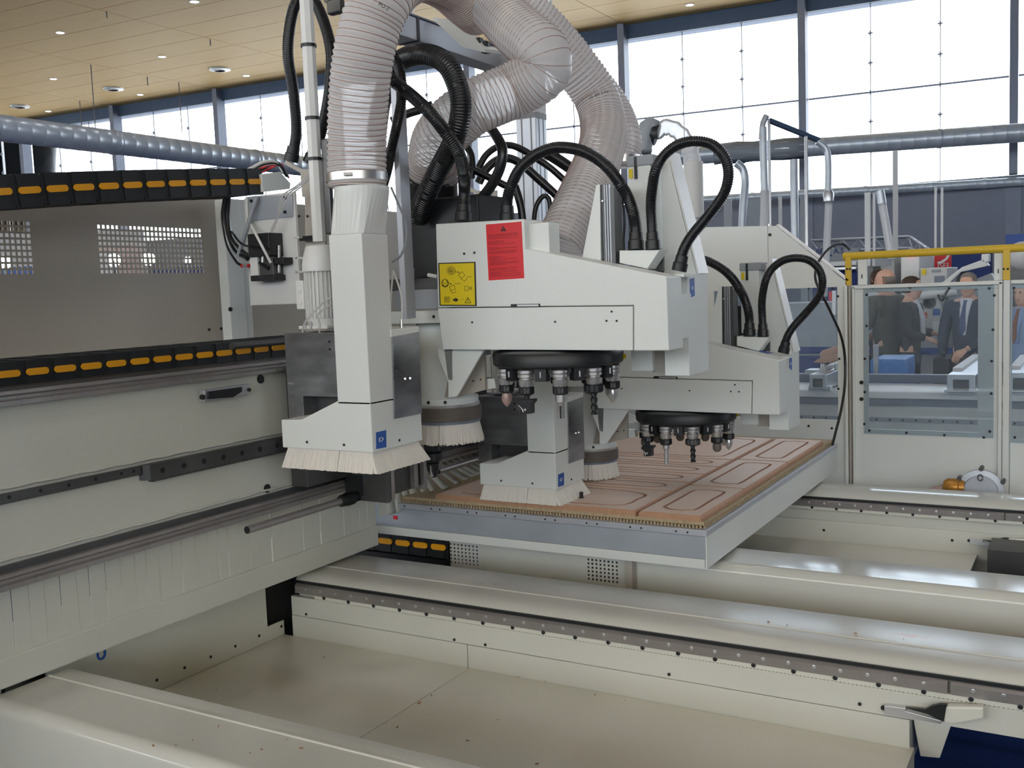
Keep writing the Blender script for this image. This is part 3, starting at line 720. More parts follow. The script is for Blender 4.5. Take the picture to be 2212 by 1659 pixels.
while x > -2.75: b.box((x, TY0 + 0.022, 0.742), (x - 0.008, TY0 + 0.034, 0.752)); x -= 0.014
y = TY0 + 0.03
while y < TY1 - 0.03: b.box((TX1 - 0.024, y, 0.742), (TX1 - 0.013, y + 0.008, 0.752)); y += 0.018
stuffpart(b.build('grid_teeth', 'chip', table))
MB().box((TX0, TY0 + 0.025, 0.7535), (TX1 - 0.016, TY1 - 0.03, 0.767)).build('spoil_board', 'chip', table)
ws = MB().box((at(852, 1128, 'Y', TY0).x - 0.004, TY0 - 0.0015, 0.667), (at(856, 1128, 'Y', TY0).x + 0.006, TY0 + 0.004, 0.682)).build('warning_label', 'red', table)
# each front is one thing: bevelled board with cut grooves
ZT = 0.79
def board(x0, x1, y0, y1, paths, lab, grp, r=0.0072):
    b = MB(); c = 0.007
    f = lambda i, z: [(x0 + i, y0 + i, z), (x1 - i, y0 + i, z), (x1 - i, y1 - i, z), (x0 + i, y1 - i, z)]
    vs = f(0, 0.768) + f(0, ZT - 0.009) + f(0.004, ZT - 0.003) + f(c, ZT)
    fs = [(3, 2, 1, 0)] + [(4 * k + i, 4 * k + (i + 1) % 4, 4 * k + 4 + (i + 1) % 4, 4 * k + 4 + i) for k in range(3) for i in range(4)] + [(12, 13, 14, 15)]
    b.add(vs, fs)
    me = bpy.data.meshes.new('board'); me.from_pydata(b.v, [], b.f)
    for mm in ('mdf', 'mdfedge'): me.materials.append(M[mm])
    for p in me.polygons: p.material_index = 0 if p.normal.z > 0.95 else 1
    o = bpy.data.objects.new('mdf_front', me); COL.objects.link(o)
    if paths:
        cb = MB()
        for P in paths:
            pth = spline([V((px_, py_, ZT + 0.002)) for px_, py_ in P], 0.02)
            cb.tube(pth, r, 8)
        cm = bpy.data.meshes.new('cut'); cm.from_pydata(cb.v, [], cb.f); cm.materials.append(M['mdfcut'])
        co = bpy.data.objects.new('cut', cm); COL.objects.link(co)
        md = o.modifiers.new('groove', 'BOOLEAN'); md.operation = 'DIFFERENCE'; md.solver = 'EXACT'; md.object = co; md.use_self = True
        try: md.material_mode = 'TRANSFER'
        except Exception: pass
        bpy.context.view_layer.update()
        me2 = bpy.data.meshes.new_from_object(o.evaluated_get(bpy.context.evaluated_depsgraph_get()))
        o.modifiers.clear(); o.data = me2
        bpy.data.objects.remove(co)
    return tag(o, lab, 'cabinet front', grp)
def arch(x0, x1, y0, y1):
    """rounded-rectangle panel groove, arched at both ends like the photograph's right column"""
    xm = (x0 + x1) / 2; e = 0.03
    A = [(x0, y0 + e), (x0 + 0.03, y0 + 0.004), (xm, y0 - 0.006), (x1 - 0.03, y0 + 0.008), (x1, y0 + e)]
    B = [(x1, y1 - e), (x1 - 0.03, y1 - 0.004), (xm, y1 + 0.006), (x0 + 0.03, y1 - 0.004), (x0, y1 - e)]
    return A + [(x1, (y0 + y1) / 2)] + B + [(x0, (y0 + y1) / 2), (x0, y0 + e), (x0 + 0.002, y0 + e - 0.004)]
rgt = [(3.515, 4.057, 'routed front with an arched groove at the near right corner of the table'), (4.061, 4.732, 'routed front with an arched groove in the middle of the right row'), (4.736, 5.425, 'routed front with an arched groove at the far right corner of the table')]
for y0, y1, l in rgt:
    board(-1.518, -1.268, y0, y1, [arch(-1.455, -1.325, y0 + 0.075, y1 - 0.075)], l, 'routed fronts in the right row on the table')
ysep = [3.515, 3.911, 4.111, 4.312, 4.512, 4.711, 5.425]
labs = ['big routed front along the near edge, under the brush of the second head', 'nearest of the four narrow drawer fronts left of the seam', 'second nearest narrow drawer front left of the seam', 'third narrow drawer front left of the seam', 'farthest narrow drawer front under the far tool carousel', 'big routed front at the far edge of the table under the far arm']
for i in range(6):
    y0, y1 = ysep[i] + 0.002, ysep[i + 1] - 0.002
    x1 = -1.532; x0 = -2.46
    e = 0.05 if y1 - y0 > 0.3 else 0.052
    if y1 - y0 > 0.3: P = [[(x0 + 0.09, y0 + e + 0.02), (x0 + 0.3, y0 + e), (x1 - 0.3, y0 + e), (x1 - 0.12, y0 + e + 0.015), (x1 - 0.075, y0 + e + 0.06), (x1 - 0.075, (y0 + y1) / 2), (x1 - 0.075, y1 - e - 0.06), (x1 - 0.16, y1 - e - 0.015), (x1 - 0.3, y1 - e), (x0 + 0.3, y1 - e), (x0 + 0.09, y1 - e - 0.02)]]
    else: P = [[(x0 + 0.09, y0 + e), (x0 + 0.3, y0 + e), (x1 - 0.2, y0 + e), (x1 - 0.11, y0 + e + 0.006), (x1 - 0.078, y0 + e + 0.03), (x1 - 0.07, (y0 + y1) / 2), (x1 - 0.078, y1 - e - 0.03), (x1 - 0.12, y1 - e - 0.004), (x1 - 0.24, y1 - e), (x0 + 0.09, y1 - e)]]
    board(x0, x1, y0, y1, P, labs[i], 'routed fronts left of the seam on the table')
# ------------------------------------------------------------------ router heads
HX, HY = -1.863, 2.351
DY, DZ = 1.151, -0.333
def HZ(x, y, pl='Y', v=HY): return at(x, y, pl, v).z
head = thing('router_head', 'near white router head with red and yellow warning labels on its arm', 'machine head', (-1.9, 2.7, 1.18))
# --- suction hood (column + flared foot) and its round hose adapter
zb = 1.184
xl = at(609, 940, 'Y', HY).x; zl = HZ(609, 907); x2 = at(650, 906, 'Y', HY).x; xc = at(720, 700, 'Y', HY).x; zc = HZ(725, 866)
DCOL, DFOOT = 0.125, 0.256
hood = MB().prism([(xl, HY, zb), (xl, HY, zl), (x2, HY, zl + 0.003), (xc, HY, zc), (HX, HY, zc), (HX, HY, zb)], (0, DFOOT, 0)).build('hood_foot', 'paint', head, bev=0.003)
zt0 = HZ(787, 502)
col = MB().box((xc, HY, zc - 0.01), (HX, HY + DCOL, zt0)).build('hood_column', 'paint', head, bev=0.003)
# square-to-round transition
zt1 = HZ(770, 408)
cx, cy = (xc + HX) / 2 + 0.012, HY + DCOL / 2 + 0.012
rr = 0.082; n = 32; R0 = []; R1 = []
for k in range(n):
    a = 2 * math.pi * (k + 0.5) / n; c_, s_ = math.cos(a), math.sin(a); q = 1 / max(abs(c_), abs(s_))
    R0.append(V(((xc + HX) / 2 + c_ * q * (HX - xc) / 2, HY + DCOL / 2 + s_ * q * DCOL / 2, zt0)))
    R1.append(V((cx + c_ * rr, cy + s_ * rr, zt1)))
Rm = [p.lerp(q, 0.995) for p, q in zip(R0, R1)]
MB().rings([R0, Rm, R1, [p + V((0, 0, 0.012)) for p in R1]]).build('hose_adapter', 'paint', head)
HOSEA = V((cx, cy, zt1))
for q in ((663, 955), (743, 961)): bolt('hood_screw', at(q[0], q[1], 'Y', HY - 0.001), (0, -1, 0), hood, 0.0042, 0.002)
bolt('hood_screw', at(863, 951, 'X', HX + 0.001), (1, 0, 0), hood, 0.0042, 0.002)
# blue sticker with a small white tool pictogram
def sticker(face, quad, parent, nrm):
    s = MB().prism(quad, V(nrm) * 0.0015).build('blue_sticker', 'blue', parent)
    return s
def on(px_, py_, pl, v): return at(px_, py_, pl, v)
sq = [on(812, 934, 'X', HX), on(833.5, 929, 'X', HX), on(834, 966, 'X', HX), on(812.5, 970, 'X', HX)]
st = sticker('x', sq, hood, (1, 0, 0))
b = MB(); X_ = HX + 0.0022
c = on(822.5, 949, 'X', HX)
def seg(b, p, q, w, nrm):
    d = (q - p).normalized(); s = d.cross(V(nrm)).normalized() * w
    b.prism([p - s, q - s, q + s, p + s], V(nrm) * 0.0006)
def pict(c, u, v, nrm, sc):
    b = MB(); P = lambda a, e: c + u * a * sc + v * e * sc
    for p, q in (((-0.8, 0.5), (-0.8, -0.5)), ((-0.8, 0), (-0.5, 0)), ((-0.5, 0.45), (0.35, 0.45)), ((-0.5, -0.45), (0.35, -0.45)), ((-0.5, 0.45), (-0.5, -0.45)), ((0.35, 0.45), (0.55, 0.0)), ((0.35, -0.45), (0.55, 0.0)), ((0.75, 0.3), (0.75, -0.3)), ((0.55, 0), (0.75, 0))): seg(b, P(*p), P(*q), sc * 0.06, nrm)
    return b
pict(c + V((0.0016, 0, 0)), V((0, 1, 0)), V((0, 0, 1)), (1, 0, 0), 0.0125).build('sticker_print', 'white', hood)
# --- brushes
rb = random.Random(8)
def brush(p0, p1, out, drop, flare, name, parent, seed=0, gap=None, pitch=0.0026):
    """dense row of nylon bristles from edge p0-p1, fanned outwards by flare"""
    b = MB(); p0 = V(p0); p1 = V(p1); d = p1 - p0; n = int(d.length / pitch); u = d.normalized(); o = V(out)
    for i in range(n):
        t = (i + 0.5) / n
        if gap and abs(t - gap) < 0.006: continue
        r = p0 + d * t + o * rb.uniform(-0.0008, 0.0008)
        fan = (t - 0.5) * 2
        tip = r + V((0, 0, -drop * rb.uniform(0.975, 1.015))) + o * (flare * rb.uniform(0.93, 1.07)) + u * (fan * flare * 0.55 + rb.uniform(-0.0008, 0.0008))
        w = pitch * 0.80
        b.add([r - u * w, r + u * w, tip + u * w * 1.2, tip - u * w * 1.2, r - u * w - o * 0.006, r + u * w - o * 0.006, tip + u * w * 1.1 - o * 0.012, tip - u * w * 1.1 - o * 0.012],
              [(0, 1, 2, 3), (7, 6, 5, 4), (1, 5, 6, 2), (4, 0, 3, 7), (3, 2, 6, 7)])
    return stuffpart(b.build(name, 'bristle', parent))
bp = hood
brush((xl + 0.012, HY + 0.012, zb), (HX - 0.008, HY + 0.012, zb), (0, -1, 0), 0.062, 0.022, 'brush', hood, gap=0.62)
brush((HX - 0.012, HY + 0.010, zb), (HX - 0.012, HY + DFOOT - 0.012, zb), (1, 0, 0), 0.062, 0.034, 'brush', hood)
brush((xl + 0.012, HY + DFOOT - 0.01, zb), (xl + 0.012, HY + 0.012, zb), (-1, 0, 0), 0.062, 0.012, 'brush', hood)
brush((HX - 0.012, HY + DFOOT - 0.012, zb), (xl + 0.012, HY + DFOOT - 0.012, zb), (0, 1, 0), 0.062, 0.012, 'brush', hood)
# --- steel housing behind the hood
SY0, SY1 = 2.478, 2.66
sx0 = at(618, 800, 'Y', SY0).x; zs0 = HZ(617, 903, 'Y', SY0); zs1 = HZ(617, 720, 'Y', SY0)
xn = at(655, 870, 'Y', SY0).x; zn = HZ(690, 857, 'Y', SY0)
b = MB().prism([(sx0, SY0, zs0), (sx0, SY0, zs1), (HX - 0.02, SY0, zs1), (HX - 0.02, SY0, zn), (xn, SY0, zn), (xn, SY0, zs0)], (0, SY1 - SY0 - 0.03, 0))
hs = b.build('spindle_housing', 'plate', head, bev=0.002)
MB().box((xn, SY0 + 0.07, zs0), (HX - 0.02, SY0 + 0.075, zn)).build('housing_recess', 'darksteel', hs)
q = [on(848, 726, 'X', HX + 0.004), on(905, 716, 'X', HX + 0.004), on(912, 893, 'X', HX + 0.004), on(852.5, 905, 'X', HX + 0.004)]
MB().prism(q, (-0.03, 0, 0)).build('side_plate', 'plate', head, bev=0.001)
q = [on(846, 712, 'X', HX + 0.006), on(905, 704, 'X', HX + 0.006), on(905, 717, 'X', HX + 0.006), on(846, 728, 'X', HX + 0.006)]
MB().prism(q, (-0.10, 0, 0)).build('plate_cap', 'paint', head, bev=0.001)
for q in ((628, 828), (634, 829)): MB().cyl(at(q[0], q[1], 'Y', SY0), at(q[0], q[1], 'Y', SY0) + V((0, -0.012, 0)), 0.003, 8).build('nipple', 'steel', hs, smooth=True)
for q in ((875, 818), (886, 817)): MB().cyl(at(q[0], q[1], 'X', HX + 0.004), at(q[0], q[1], 'X', HX + 0.016), 0.0035, 8).build('nipple', 'steel', hs, smooth=True)
for q in ((711, 738), (712, 754)): bolt('housing_screw', at(q[0], q[1], 'Y', SY0 - 0.001), (0, -1, 0), hs, 0.004, 0.002)
# --- finned electric motor standing on the housing
MY = 2.56
mc = at(694, 640, 'Y', MY); mzb = HZ(690, 702, 'Y', MY); mzf = HZ(690, 585, 'Y', MY); mzt = HZ(690, 529, 'Y', MY)
mo = MB().box((mc.x - 0.062, MY - 0.05, mzb - 0.012), (mc.x + 0.06, MY + 0.06, mzb)).build('motor_foot', 'plast', head, bev=0.003)
b = MB(); b.lathe([(0.045, mzb), (0.052, mzb + 0.014), (0.052, mzb + 0.022), (0.043, mzb + 0.024), (0.043, mzf)], (mc.x, MY, 0), (0, 0, 1), 32)
mt = b.build('motor_body', 'plast', head, smooth=True)
f1 = MB()
for k in range(24):
    a = 2 * math.pi * k / 24; c_, s_ = math.cos(a), math.sin(a)
    p = V((mc.x + c_ * 0.043, MY + s_ * 0.043, mzb + 0.024)); e = V((c_, s_, 0)); tn = V((-s_, c_, 0)) * 0.0017
    f1.prism([p - tn, p + e * 0.010 - tn, p + e * 0.010 + tn, p + tn], (0, 0, mzf - mzb - 0.026))
f1.build('cooling_fins', 'plast', mt)
MB().lathe([(0.057, mzf - 0.002), (0.057, mzf + 0.02), (0.053, mzf + 0.042), (0.043, mzt - 0.006), (0.032, mzt), (0.0, mzt)], (mc.x, MY, 0), (0, 0, 1), 32, cap=False).build('fan_cover', 'plast', head, smooth=True)
tb = MB().box((mc.x - 0.078, MY - 0.035, HZ(655, 668, 'Y', MY)), (mc.x - 0.044, MY + 0.02, HZ(655, 606, 'Y', MY))).build('terminal_box', 'plast', head, bev=0.003)
for zf in (0.35, 0.75):
    z = HZ(655, 668, 'Y', MY) * zf + HZ(655, 606, 'Y', MY) * (1 - zf)
    MB().lathe([(0.009, 0), (0.009, 0.003), (0.006, 0.004)], (mc.x - 0.061, MY - 0.035, z), (0, -1, 0), 14).build('gland_hole', 'plast', tb, smooth=True)
for x in (660, 672): MB().cyl(at(x, 712, 'Y', MY - 0.05), at(x, 694, 'Y', MY - 0.05), 0.004, 8).build('fitting', 'steel', head, smooth=True)
# --- spindle unit behind the hood: white nose, steel ring, bellows ring, brush, collet
SP = V((-1.995, 2.95, 0))
zz = lambda y: HZ(965, y, 'Y', 2.86)
nose = MB().lathe([(0.098, zz(868)), (0.098, zz(690)), (0.094, zz(672))], SP, (0, 0, 1), 36).build('spindle_nose', 'paint', head, smooth=True)
MB().lathe([(0.112, zz(876)), (0.112, zz(862))], SP, (0, 0, 1), 40).build('spindle_flange', 'paint', head, smooth=True)
MB().lathe([(0.116, zz(882)), (0.117, zz(876))], SP, (0, 0, 1), 40).build('steel_ring', 'steel', head, smooth=True)
pr_ = []; z0, z1 = zz(912), zz(882)
for k in range(9):
    z = z1 + (z0 - z1) * k / 8; pr_ += [(0.119, z), (0.1235, z + (z0 - z1) / 16)]
MB().lathe(pr_[:-1], SP, (0, 0, 1), 44).build('bellows_ring', 'felt', head, smooth='all')
br = MB().lathe([(0.117, zz(918)), (0.117, zz(912))], SP, (0, 0, 1), 40).build('brush_ring', 'mull', head, smooth=True)
b = MB(); nb = 190
for k in range(nb):
    a = 2 * math.pi * k / nb
    if k % 38 == 0: continue
    e = V((math.cos(a), math.sin(a), 0)); tn = V((-math.sin(a), math.cos(a), 0))
    r = SP + e * 0.112 + V((0, 0, zz(917))); tip = SP + e * (0.116 + rb.uniform(0, 0.012)) + V((0, 0, zz(960) + rb.uniform(-0.004, 0.006)))
    w = 0.0026
    b.add([r - tn * w, r + tn * w, tip + tn * w * 1.1, tip - tn * w * 1.1, r - tn * w - e * 0.008, r + tn * w - e * 0.008, tip + tn * w - e * 0.01, tip - tn * w - e * 0.01], [(0, 1, 2, 3), (7, 6, 5, 4), (1, 5, 6, 2), (4, 0, 3, 7), (3, 2, 6, 7)])
stuffpart(b.build('brush', 'bristle', br))
for a in (4.2, 4.7, 5.25): bolt('flange_screw', SP + V((math.cos(a) * 0.1125, math.sin(a) * 0.1125, zz(869))), (math.cos(a), math.sin(a), 0), nose, 0.006, 0.002)
# bracket above the nose with two bolts and the dark spindle motor
MB().box((-2.2, 2.79, HZ(900, 699, 'Y', 2.79)), (-1.85, 2.86, HZ(900, 672, 'Y', 2.79))).build('bracket', 'paint', head, bev=0.002)
for q in ((884, 685), (937, 684)): bolt('bracket_bolt', at(q[0], q[1], 'Y', 2.789), (0, -1, 0), head, 0.0052, 0.003)
zq = lambda y: HZ(920, y, 'Y', 2.84)
MB().box((-2.12, 2.84, zq(668)), (-1.83, 3.06, zq(625))).build('motor_plinth', 'midgrey', head, bev=0.003)
MB().box((-2.16, 2.86, zq(626)), (-1.82, 3.08, zq(600))).build('motor_plinth', 'darksteel', head, bev=0.003)
MB().box((-2.13, 2.90, zq(602)), (-1.80, 3.12, zq(425))).build('spindle_motor', 'black', head, bev=0.006)
BC = dp(935, 395, 3.62)
MB().lathe([(0.088, -0.20), (0.088, 0.0), (0.091, 0.004), (0.091, 0.02), (0.086, 0.024), (0.086, 0.05)], BC, (0, 0, 1), 32).build('hose_spigot', 'black', head, smooth=True)
MB().box((BC.x - 0.12, BC.y - 0.02, BC.z - 0.30), (BC.x - 0.09, BC.y + 0.1, BC.z + 0.02)).build('cable_box', 'black', head)
for x, y, w in ((886, 594, 8), (892, 590, 5)): MB().cyl(at(x, y + 12, 'Y', 2.83), at(x, y - 10, 'Y', 2.83), 0.005, 8).build('fitting', 'steel', head, smooth=True)
MB().cyl(at(925, 594, 'Y', 2.84), at(945, 598, 'Y', 2.84), 0.007, 8).build('lever', 'plast', head, smooth=True)
# gusset under the arm
GP = 2.77
q = [at(957, 752, 'Y', GP), at(1046, 754, 'Y', GP), at(986, 857, 'Y', GP), at(968, 859, 'Y', GP), at(968, 826, 'Y', GP), at(948, 775, 'Y', GP), at(944, 752, 'Y', GP)]
gs = MB().prism(q, (0, 0.012, 0)).build('gusset', 'paint', head, bev=0.002)
q = [at(960, 754, 'Y', GP), at(968, 820, 'Y', GP), at(977, 822, 'Y', GP), at(977, 754, 'Y', GP)]
MB().prism(q, (0, 0.08, 0)).build('gusset_web', 'paint', head)
q = [at(1046, 752, 'Y', GP + 0.07), at(1048, 842, 'Y', GP + 0.07), at(990, 858, 'Y', GP + 0.07), at(960, 858, 'Y', GP + 0.07), at(980, 752, 'Y', GP + 0.07)]
gb = MB().prism(q, (0, 0.012, 0)).build('gusset_back', 'grey', head, bev=0.001)
for q in ((1006, 826), (1022, 823), (1038, 820)): bolt('gusset_screw', at(q[0], q[1], 'Y', GP + 0.069), (0, -1, 0), gb, 0.003, 0.002)
MB().prism([at(1048, 818, 'Y', GP + 0.09), at(1068, 818, 'Y', GP + 0.09), at(1071, 838, 'Y', GP + 0.09), at(1048, 843, 'Y', GP + 0.09)], (0, 0.03, 0)).build('gusset_tab', 'paint', head, bev=0.002)
# --- tool-changer arm
AY, AT = 2.74, 0.118
A = lambda x, y: at(x, y, 'Y', AY)
def flat(p, z): return V((p.x, p.y, z))
arm = MB().prism([A(941, 484), A(1132, 473), A(1135, 537), A(1440, 597), A(1445, 757.5), A(1369, 757.5), A(1369, 659.5), A(946, 664)], (0, AT, 0)).build('arm_cover', 'paint', head, bev=0.003)
ap = MB().prism([V((A(946, 665).x, AY - 0.002, A(946, 666).z)), V((A(1367, 661).x, AY - 0.002, A(1367, 661.5).z)), V((A(1367, 757).x, AY - 0.002, A(1367, 757).z)), V((A(958, 755).x, AY - 0.002, A(958, 755).z))], (0, AT + 0.002, 0)).build('arm_panel', 'paint', head, bev=0.002)
MB().prism([A(1100, 657.5), A(1370, 654), A(1372, 664), A(1372, 700), A(1100, 700)], (0, AT - 0.03, 0)).build('arm_inner', 'darksteel', head).location.y += 0.014
for q in ((1003, 548), (1025, 546)): bolt('arm_screw', A(*q) + V((0, -0.001, 0)), (0, -1, 0), arm, 0.0038, 0.002)
for q in ((1021, 696), (1200, 695), (1322, 673), (1311, 693), (1333, 693)): bolt('arm_screw', A(*q) + V((0, -0.003, 0)), (0, -1, 0), ap, 0.0032, 0.002)
sl = MB().prism([A(1104, 657), A(1167, 656), A(1167, 662), A(1112, 663), A(1104, 663)], (0, -0.002, 0)).build('slot', 'black', arm)
MB().prism([A(1118, 658), A(1164, 657.5), A(1164, 661.5), A(1118, 662)], (0, -0.003, 0)).build('slot_latch', 'steel', sl)
MB().box((A(1135, 500).x, AY + 0.05, A(1135, 540).z), (A(1172, 500).x + 0.004, AY + 0.052, A(1172, 477).z)).build('arm_step', 'grey', head, bev=0.0015)
MB().box((A(1135, 500).x - 0.02, AY + 0.03, A(1135, 555).z), (A(1172, 500).x + 0.006, AY + 0.10, A(1172, 478).z - 0.002)).build('arm_step', 'paint', head, bev=0.0015)
# labels on the arm
def label_quad(pts, lift, m, name, parent):
    return MB().prism([p + V((0, -lift, 0)) for p in pts], (0, -0.0006, 0)).build(name, m, parent)
rq = [A(1050, 485), A(1127, 478.5), A(1133, 601), A(1056, 606)]
label_quad([A(1048.5, 483.5), A(1128.5, 476.5), A(1135, 603), A(1054.5, 608)], 0.0004, 'white', 'label_border', head)
rl = label_quad(rq, 0.0012, 'red', 'red_warning_label', head)
def bil(qd, u, v): return qd[0].lerp(qd[1], u).lerp(qd[3].lerp(qd[2], u), v)
def lines(qd, rows, w, m, name, parent, lift, seed):
    b = MB(); r = random.Random(seed)
    for v, u0, u1 in rows:
        u = u0
        while u < u1:
            du = r.uniform(0.012, 0.045)
            seg(b, bil(qd, u, v) + V((0, -lift, 0)), bil(qd, min(u + du, u1), v) + V((0, -lift, 0)), w, (0, -1, 0)); u += du + 0.012
    return b.build(name, m, parent)
def tri_sign(b, qd, u, v, s, lift, asp):
    P = lambda a, e: bil(qd, u + a * s, v + e * s * asp) + V((0, -lift, 0))
    for p, q in (((-1, 0.8), (1, 0.8)), ((-1, 0.8), (0, -0.9)), ((1, 0.8), (0, -0.9)), ((0, -0.25), (0, 0.3)), ((0, 0.48), (0, 0.6))): seg(b, P(*p), P(*q), 0.0008, (0, -1, 0))
b = MB(); P = lambda a, e: bil(rq, 0.49 + a * 0.075, 0.10 + e * 0.05) + V((0, -0.0020, 0))
b.prism([P(-1, 0.9), P(1, 0.9), P(0, -1.1)], (0, -0.0003, 0)); b.build('warning_triangle', 'ink', rl)
b = MB(); seg(b, P(0, -0.3) + V((0, -0.0005, 0)), P(0, 0.25) + V((0, -0.0005, 0)), 0.0009, (0, -1, 0)); seg(b, P(0, 0.5) + V((0, -0.0005, 0)), P(0, 0.68) + V((0, -0.0005, 0)), 0.0009, (0, -1, 0)); b.build('triangle_mark', 'red', rl)
rr_ = random.Random(2)
rows = []
for v0, k, un in ((0.19, 5, 0.88), (0.31, 4, 0.8), (0.42, 3, 0.86), (0.49, 3, 0.84), (0.58, 6, 0.86), (0.69, 3, 0.86), (0.79, 3, 0.84), (0.86, 5, 0.9)):
    for j in range(k): rows.append((v0 + j * 0.0185, 0.06, un * rr_.choice((1, 1, 0.6, 0.95, 0.4))))
lines(rq, rows, 0.0006, 'redink', 'label_text', rl, 0.0019, 4)
yq = [A(947, 568), A(1027.5, 565.5), A(1030, 661), A(950, 660.5)]
yb_ = label_quad(yq, 0.0008, 'ink', 'label_border', head)
yi = [bil(yq, *uv) for uv in ((0.035, 0.025), (0.965, 0.025), (0.965, 0.975), (0.035, 0.975))]
yl_ = label_quad(yi, 0.0016, 'labyel', 'yellow_warning_label', head)
b = MB(); LF = 0.0024
def Q(u, v): return bil(yi, u, v) + V((0, -LF, 0))
def circ(b, u, v, r, w, n=14, a0=0, a1=6.283):
    asp = 80 / 95.0
    for k in range(n):
        p = a0 + (a1 - a0) * k / n; q = a0 + (a1 - a0) * (k + 1) / n
        seg(b, Q(u + r * math.cos(p), v + r * asp * math.sin(p)), Q(u + r * math.cos(q), v + r * asp * math.sin(q)), w, (0, -1, 0))
circ(b, 0.34, 0.17, 0.085, 0.0007); circ(b, 0.34, 0.17, 0.05, 0.0006); circ(b, 0.34, 0.17, 0.125, 0.0004, 18); circ(b, 0.34, 0.175, 0.02, 0.0009, 8)
for p, q in (((0.45, 0.19), (0.55, 0.22)), ((0.52, 0.19), (0.60, 0.24)), ((0.55, 0.27), (0.66, 0.20)), ((0.66, 0.20), (0.74, 0.29)), ((0.74, 0.29), (0.62, 0.37)), ((0.62, 0.37), (0.55, 0.27)), ((0.62, 0.37), (0.72, 0.43)), ((0.72, 0.43), (0.80, 0.36)),
             ((0.06, 0.42), (0.10, 0.52)), ((0.22, 0.42), (0.24, 0.50)), ((0.24, 0.45), (0.32, 0.50)), ((0.30, 0.47), (0.36, 0.52)), ((0.28, 0.56), (0.42, 0.52)), ((0.42, 0.52), (0.45, 0.62)), ((0.45, 0.62), (0.31, 0.65)), ((0.31, 0.65), (0.28, 0.56)), ((0.31, 0.65), (0.36, 0.72)), ((0.36, 0.72), (0.47, 0.68)),
             ((0.72, 0.55), (0.82, 0.55)), ((0.72, 0.55), (0.72, 0.66)), ((0.72, 0.66), (0.82, 0.66)), ((0.82, 0.55), (0.82, 0.66)), ((0.92, 0.55), (0.92, 0.66))): seg(b, Q(*p), Q(*q), 0.0005, (0, -1, 0))
seg(b, Q(0.875, 0.57), Q(0.875, 0.63), 0.0013, (0, -1, 0))
circ(b, 0.15, 0.46, 0.10, 0.0006); circ(b, 0.15, 0.43, 0.06, 0.0005); circ(b, 0.15, 0.475, 0.10, 0.0012, 10, 0.3, 2.8)
b.prism([Q(0.37, 0.855), Q(0.44, 0.855), Q(0.44, 0.82), Q(0.53, 0.88), Q(0.44, 0.94), Q(0.44, 0.905), Q(0.37, 0.905)], (0, -0.0003, 0))
tri_sign(b, yi, 0.80, 0.89, 0.085, LF, 0.9)
b.build('label_drawing', 'ink', yl_)
rows = [(0.81 + 0.016 * j, 0.12, (0.30, 0.26, 0.31, 0.28, 0.24, 0.3, 0.27, 0.29, 0.26)[j]) for j in range(9)] + [(0.325, 0.79, 0.93), (0.48, 0.44, 0.61), (0.33, 0.80, 0.92), (0.484, 0.45, 0.6), (0.87, 0.60, 0.68)]
lines(yi, rows, 0.00045, 'ink', 'label_text', yl_, LF, 9)
# --- column at the far end of the arm with its slanted cover
CY0, CY1 = 3.0, 3.182; CXR = at(1487, 700, 'Y', CY0).x
zcb = HZ(1487, 812, 'Y', CY0); zct = HZ(1487, 592, 'Y', CY0); xcl = at(1436, 790, 'Y', CY0).x
cl = MB().box((xcl, CY0, zcb), (CXR, CY1, zct)).build('end_column', 'paint', head, bev=0.002)
CM = 3.09
C_ = lambda x, y: at(x, y, 'Y', CM)
q = [C_(1434, 594), C_(1505, 594), C_(1453, 380), C_(1443, 332), C_(1426, 345)]
MB().prism(q, (0, 0.012, 0)).build('slanted_cover', 'paint', head, bev=0.001)
s0, s1 = C_(1506, 592), C_(1442, 328)
d = V((0.006, 0, 0.002))
MB().prism([s0, s0 + d, s1 + d, s1], (0, CY1 - CM, 0)).build('slanted_cover', 'plast', head)
MB().prism([C_(1426, 594) + V((0, 0.06, 0)), C_(1434, 594) + V((0, 0.06, 0)), C_(1426, 345) + V((0, 0.06, 0)), C_(1420, 355) + V((0, 0.06, 0))], (0, 0.01, 0)).build('slanted_cover', 'grey', head)
cs = [on(1490, 603, 'X', CXR), on(1499, 600, 'X', CXR), on(1500, 639, 'X', CXR), on(1491, 643, 'X', CXR)]
sticker('x', cs, cl, (1, 0, 0))
pict(on(1495, 622, 'X', CXR) + V((0.0016, 0, 0)), V((0, 1, 0)), V((0, 0, 1)), (1, 0, 0), 0.010).build('sticker_print', 'white', cl)
# end face and back of arm closing towards the column
MB().prism([at(1440, 598, 'Y', 2.862), at(1477, 598, 'Y', 2.862), at(1477, 592, 'Y', 2.862), at(1425, 594, 'Y', 2.862)], (0, 0.13, 0)).build('arm_bridge', 'paint', head)
MB().box((at(1380, 700, 'Y', 2.90).x, 2.862, A(1380, 740).z), (at(1477, 700, 'Y', 2.90).x - 0.012, 3.0, A(1380, 640).z)).build('arm_bridge', 'paint', head)
# small white block under the arm
MB().box((at(1363, 780, 'Y', 3.05).x, 3.05, HZ(1363, 801, 'Y', 3.05)), (at(1410, 780, 'Y', 3.05).x, 3.15, HZ(1363, 740, 'Y', 3.05))).build('sensor_block', 'paint', head, bev=0.002)
MB().box((at(1406, 780, 'Y', 3.06).x, 3.07, HZ(1363, 806, 'Y', 3.05)), (at(1437, 780, 'Y', 3.06).x, 3.16, HZ(1363, 740, 'Y', 3.05))).build('sensor_block', 'grey', head)
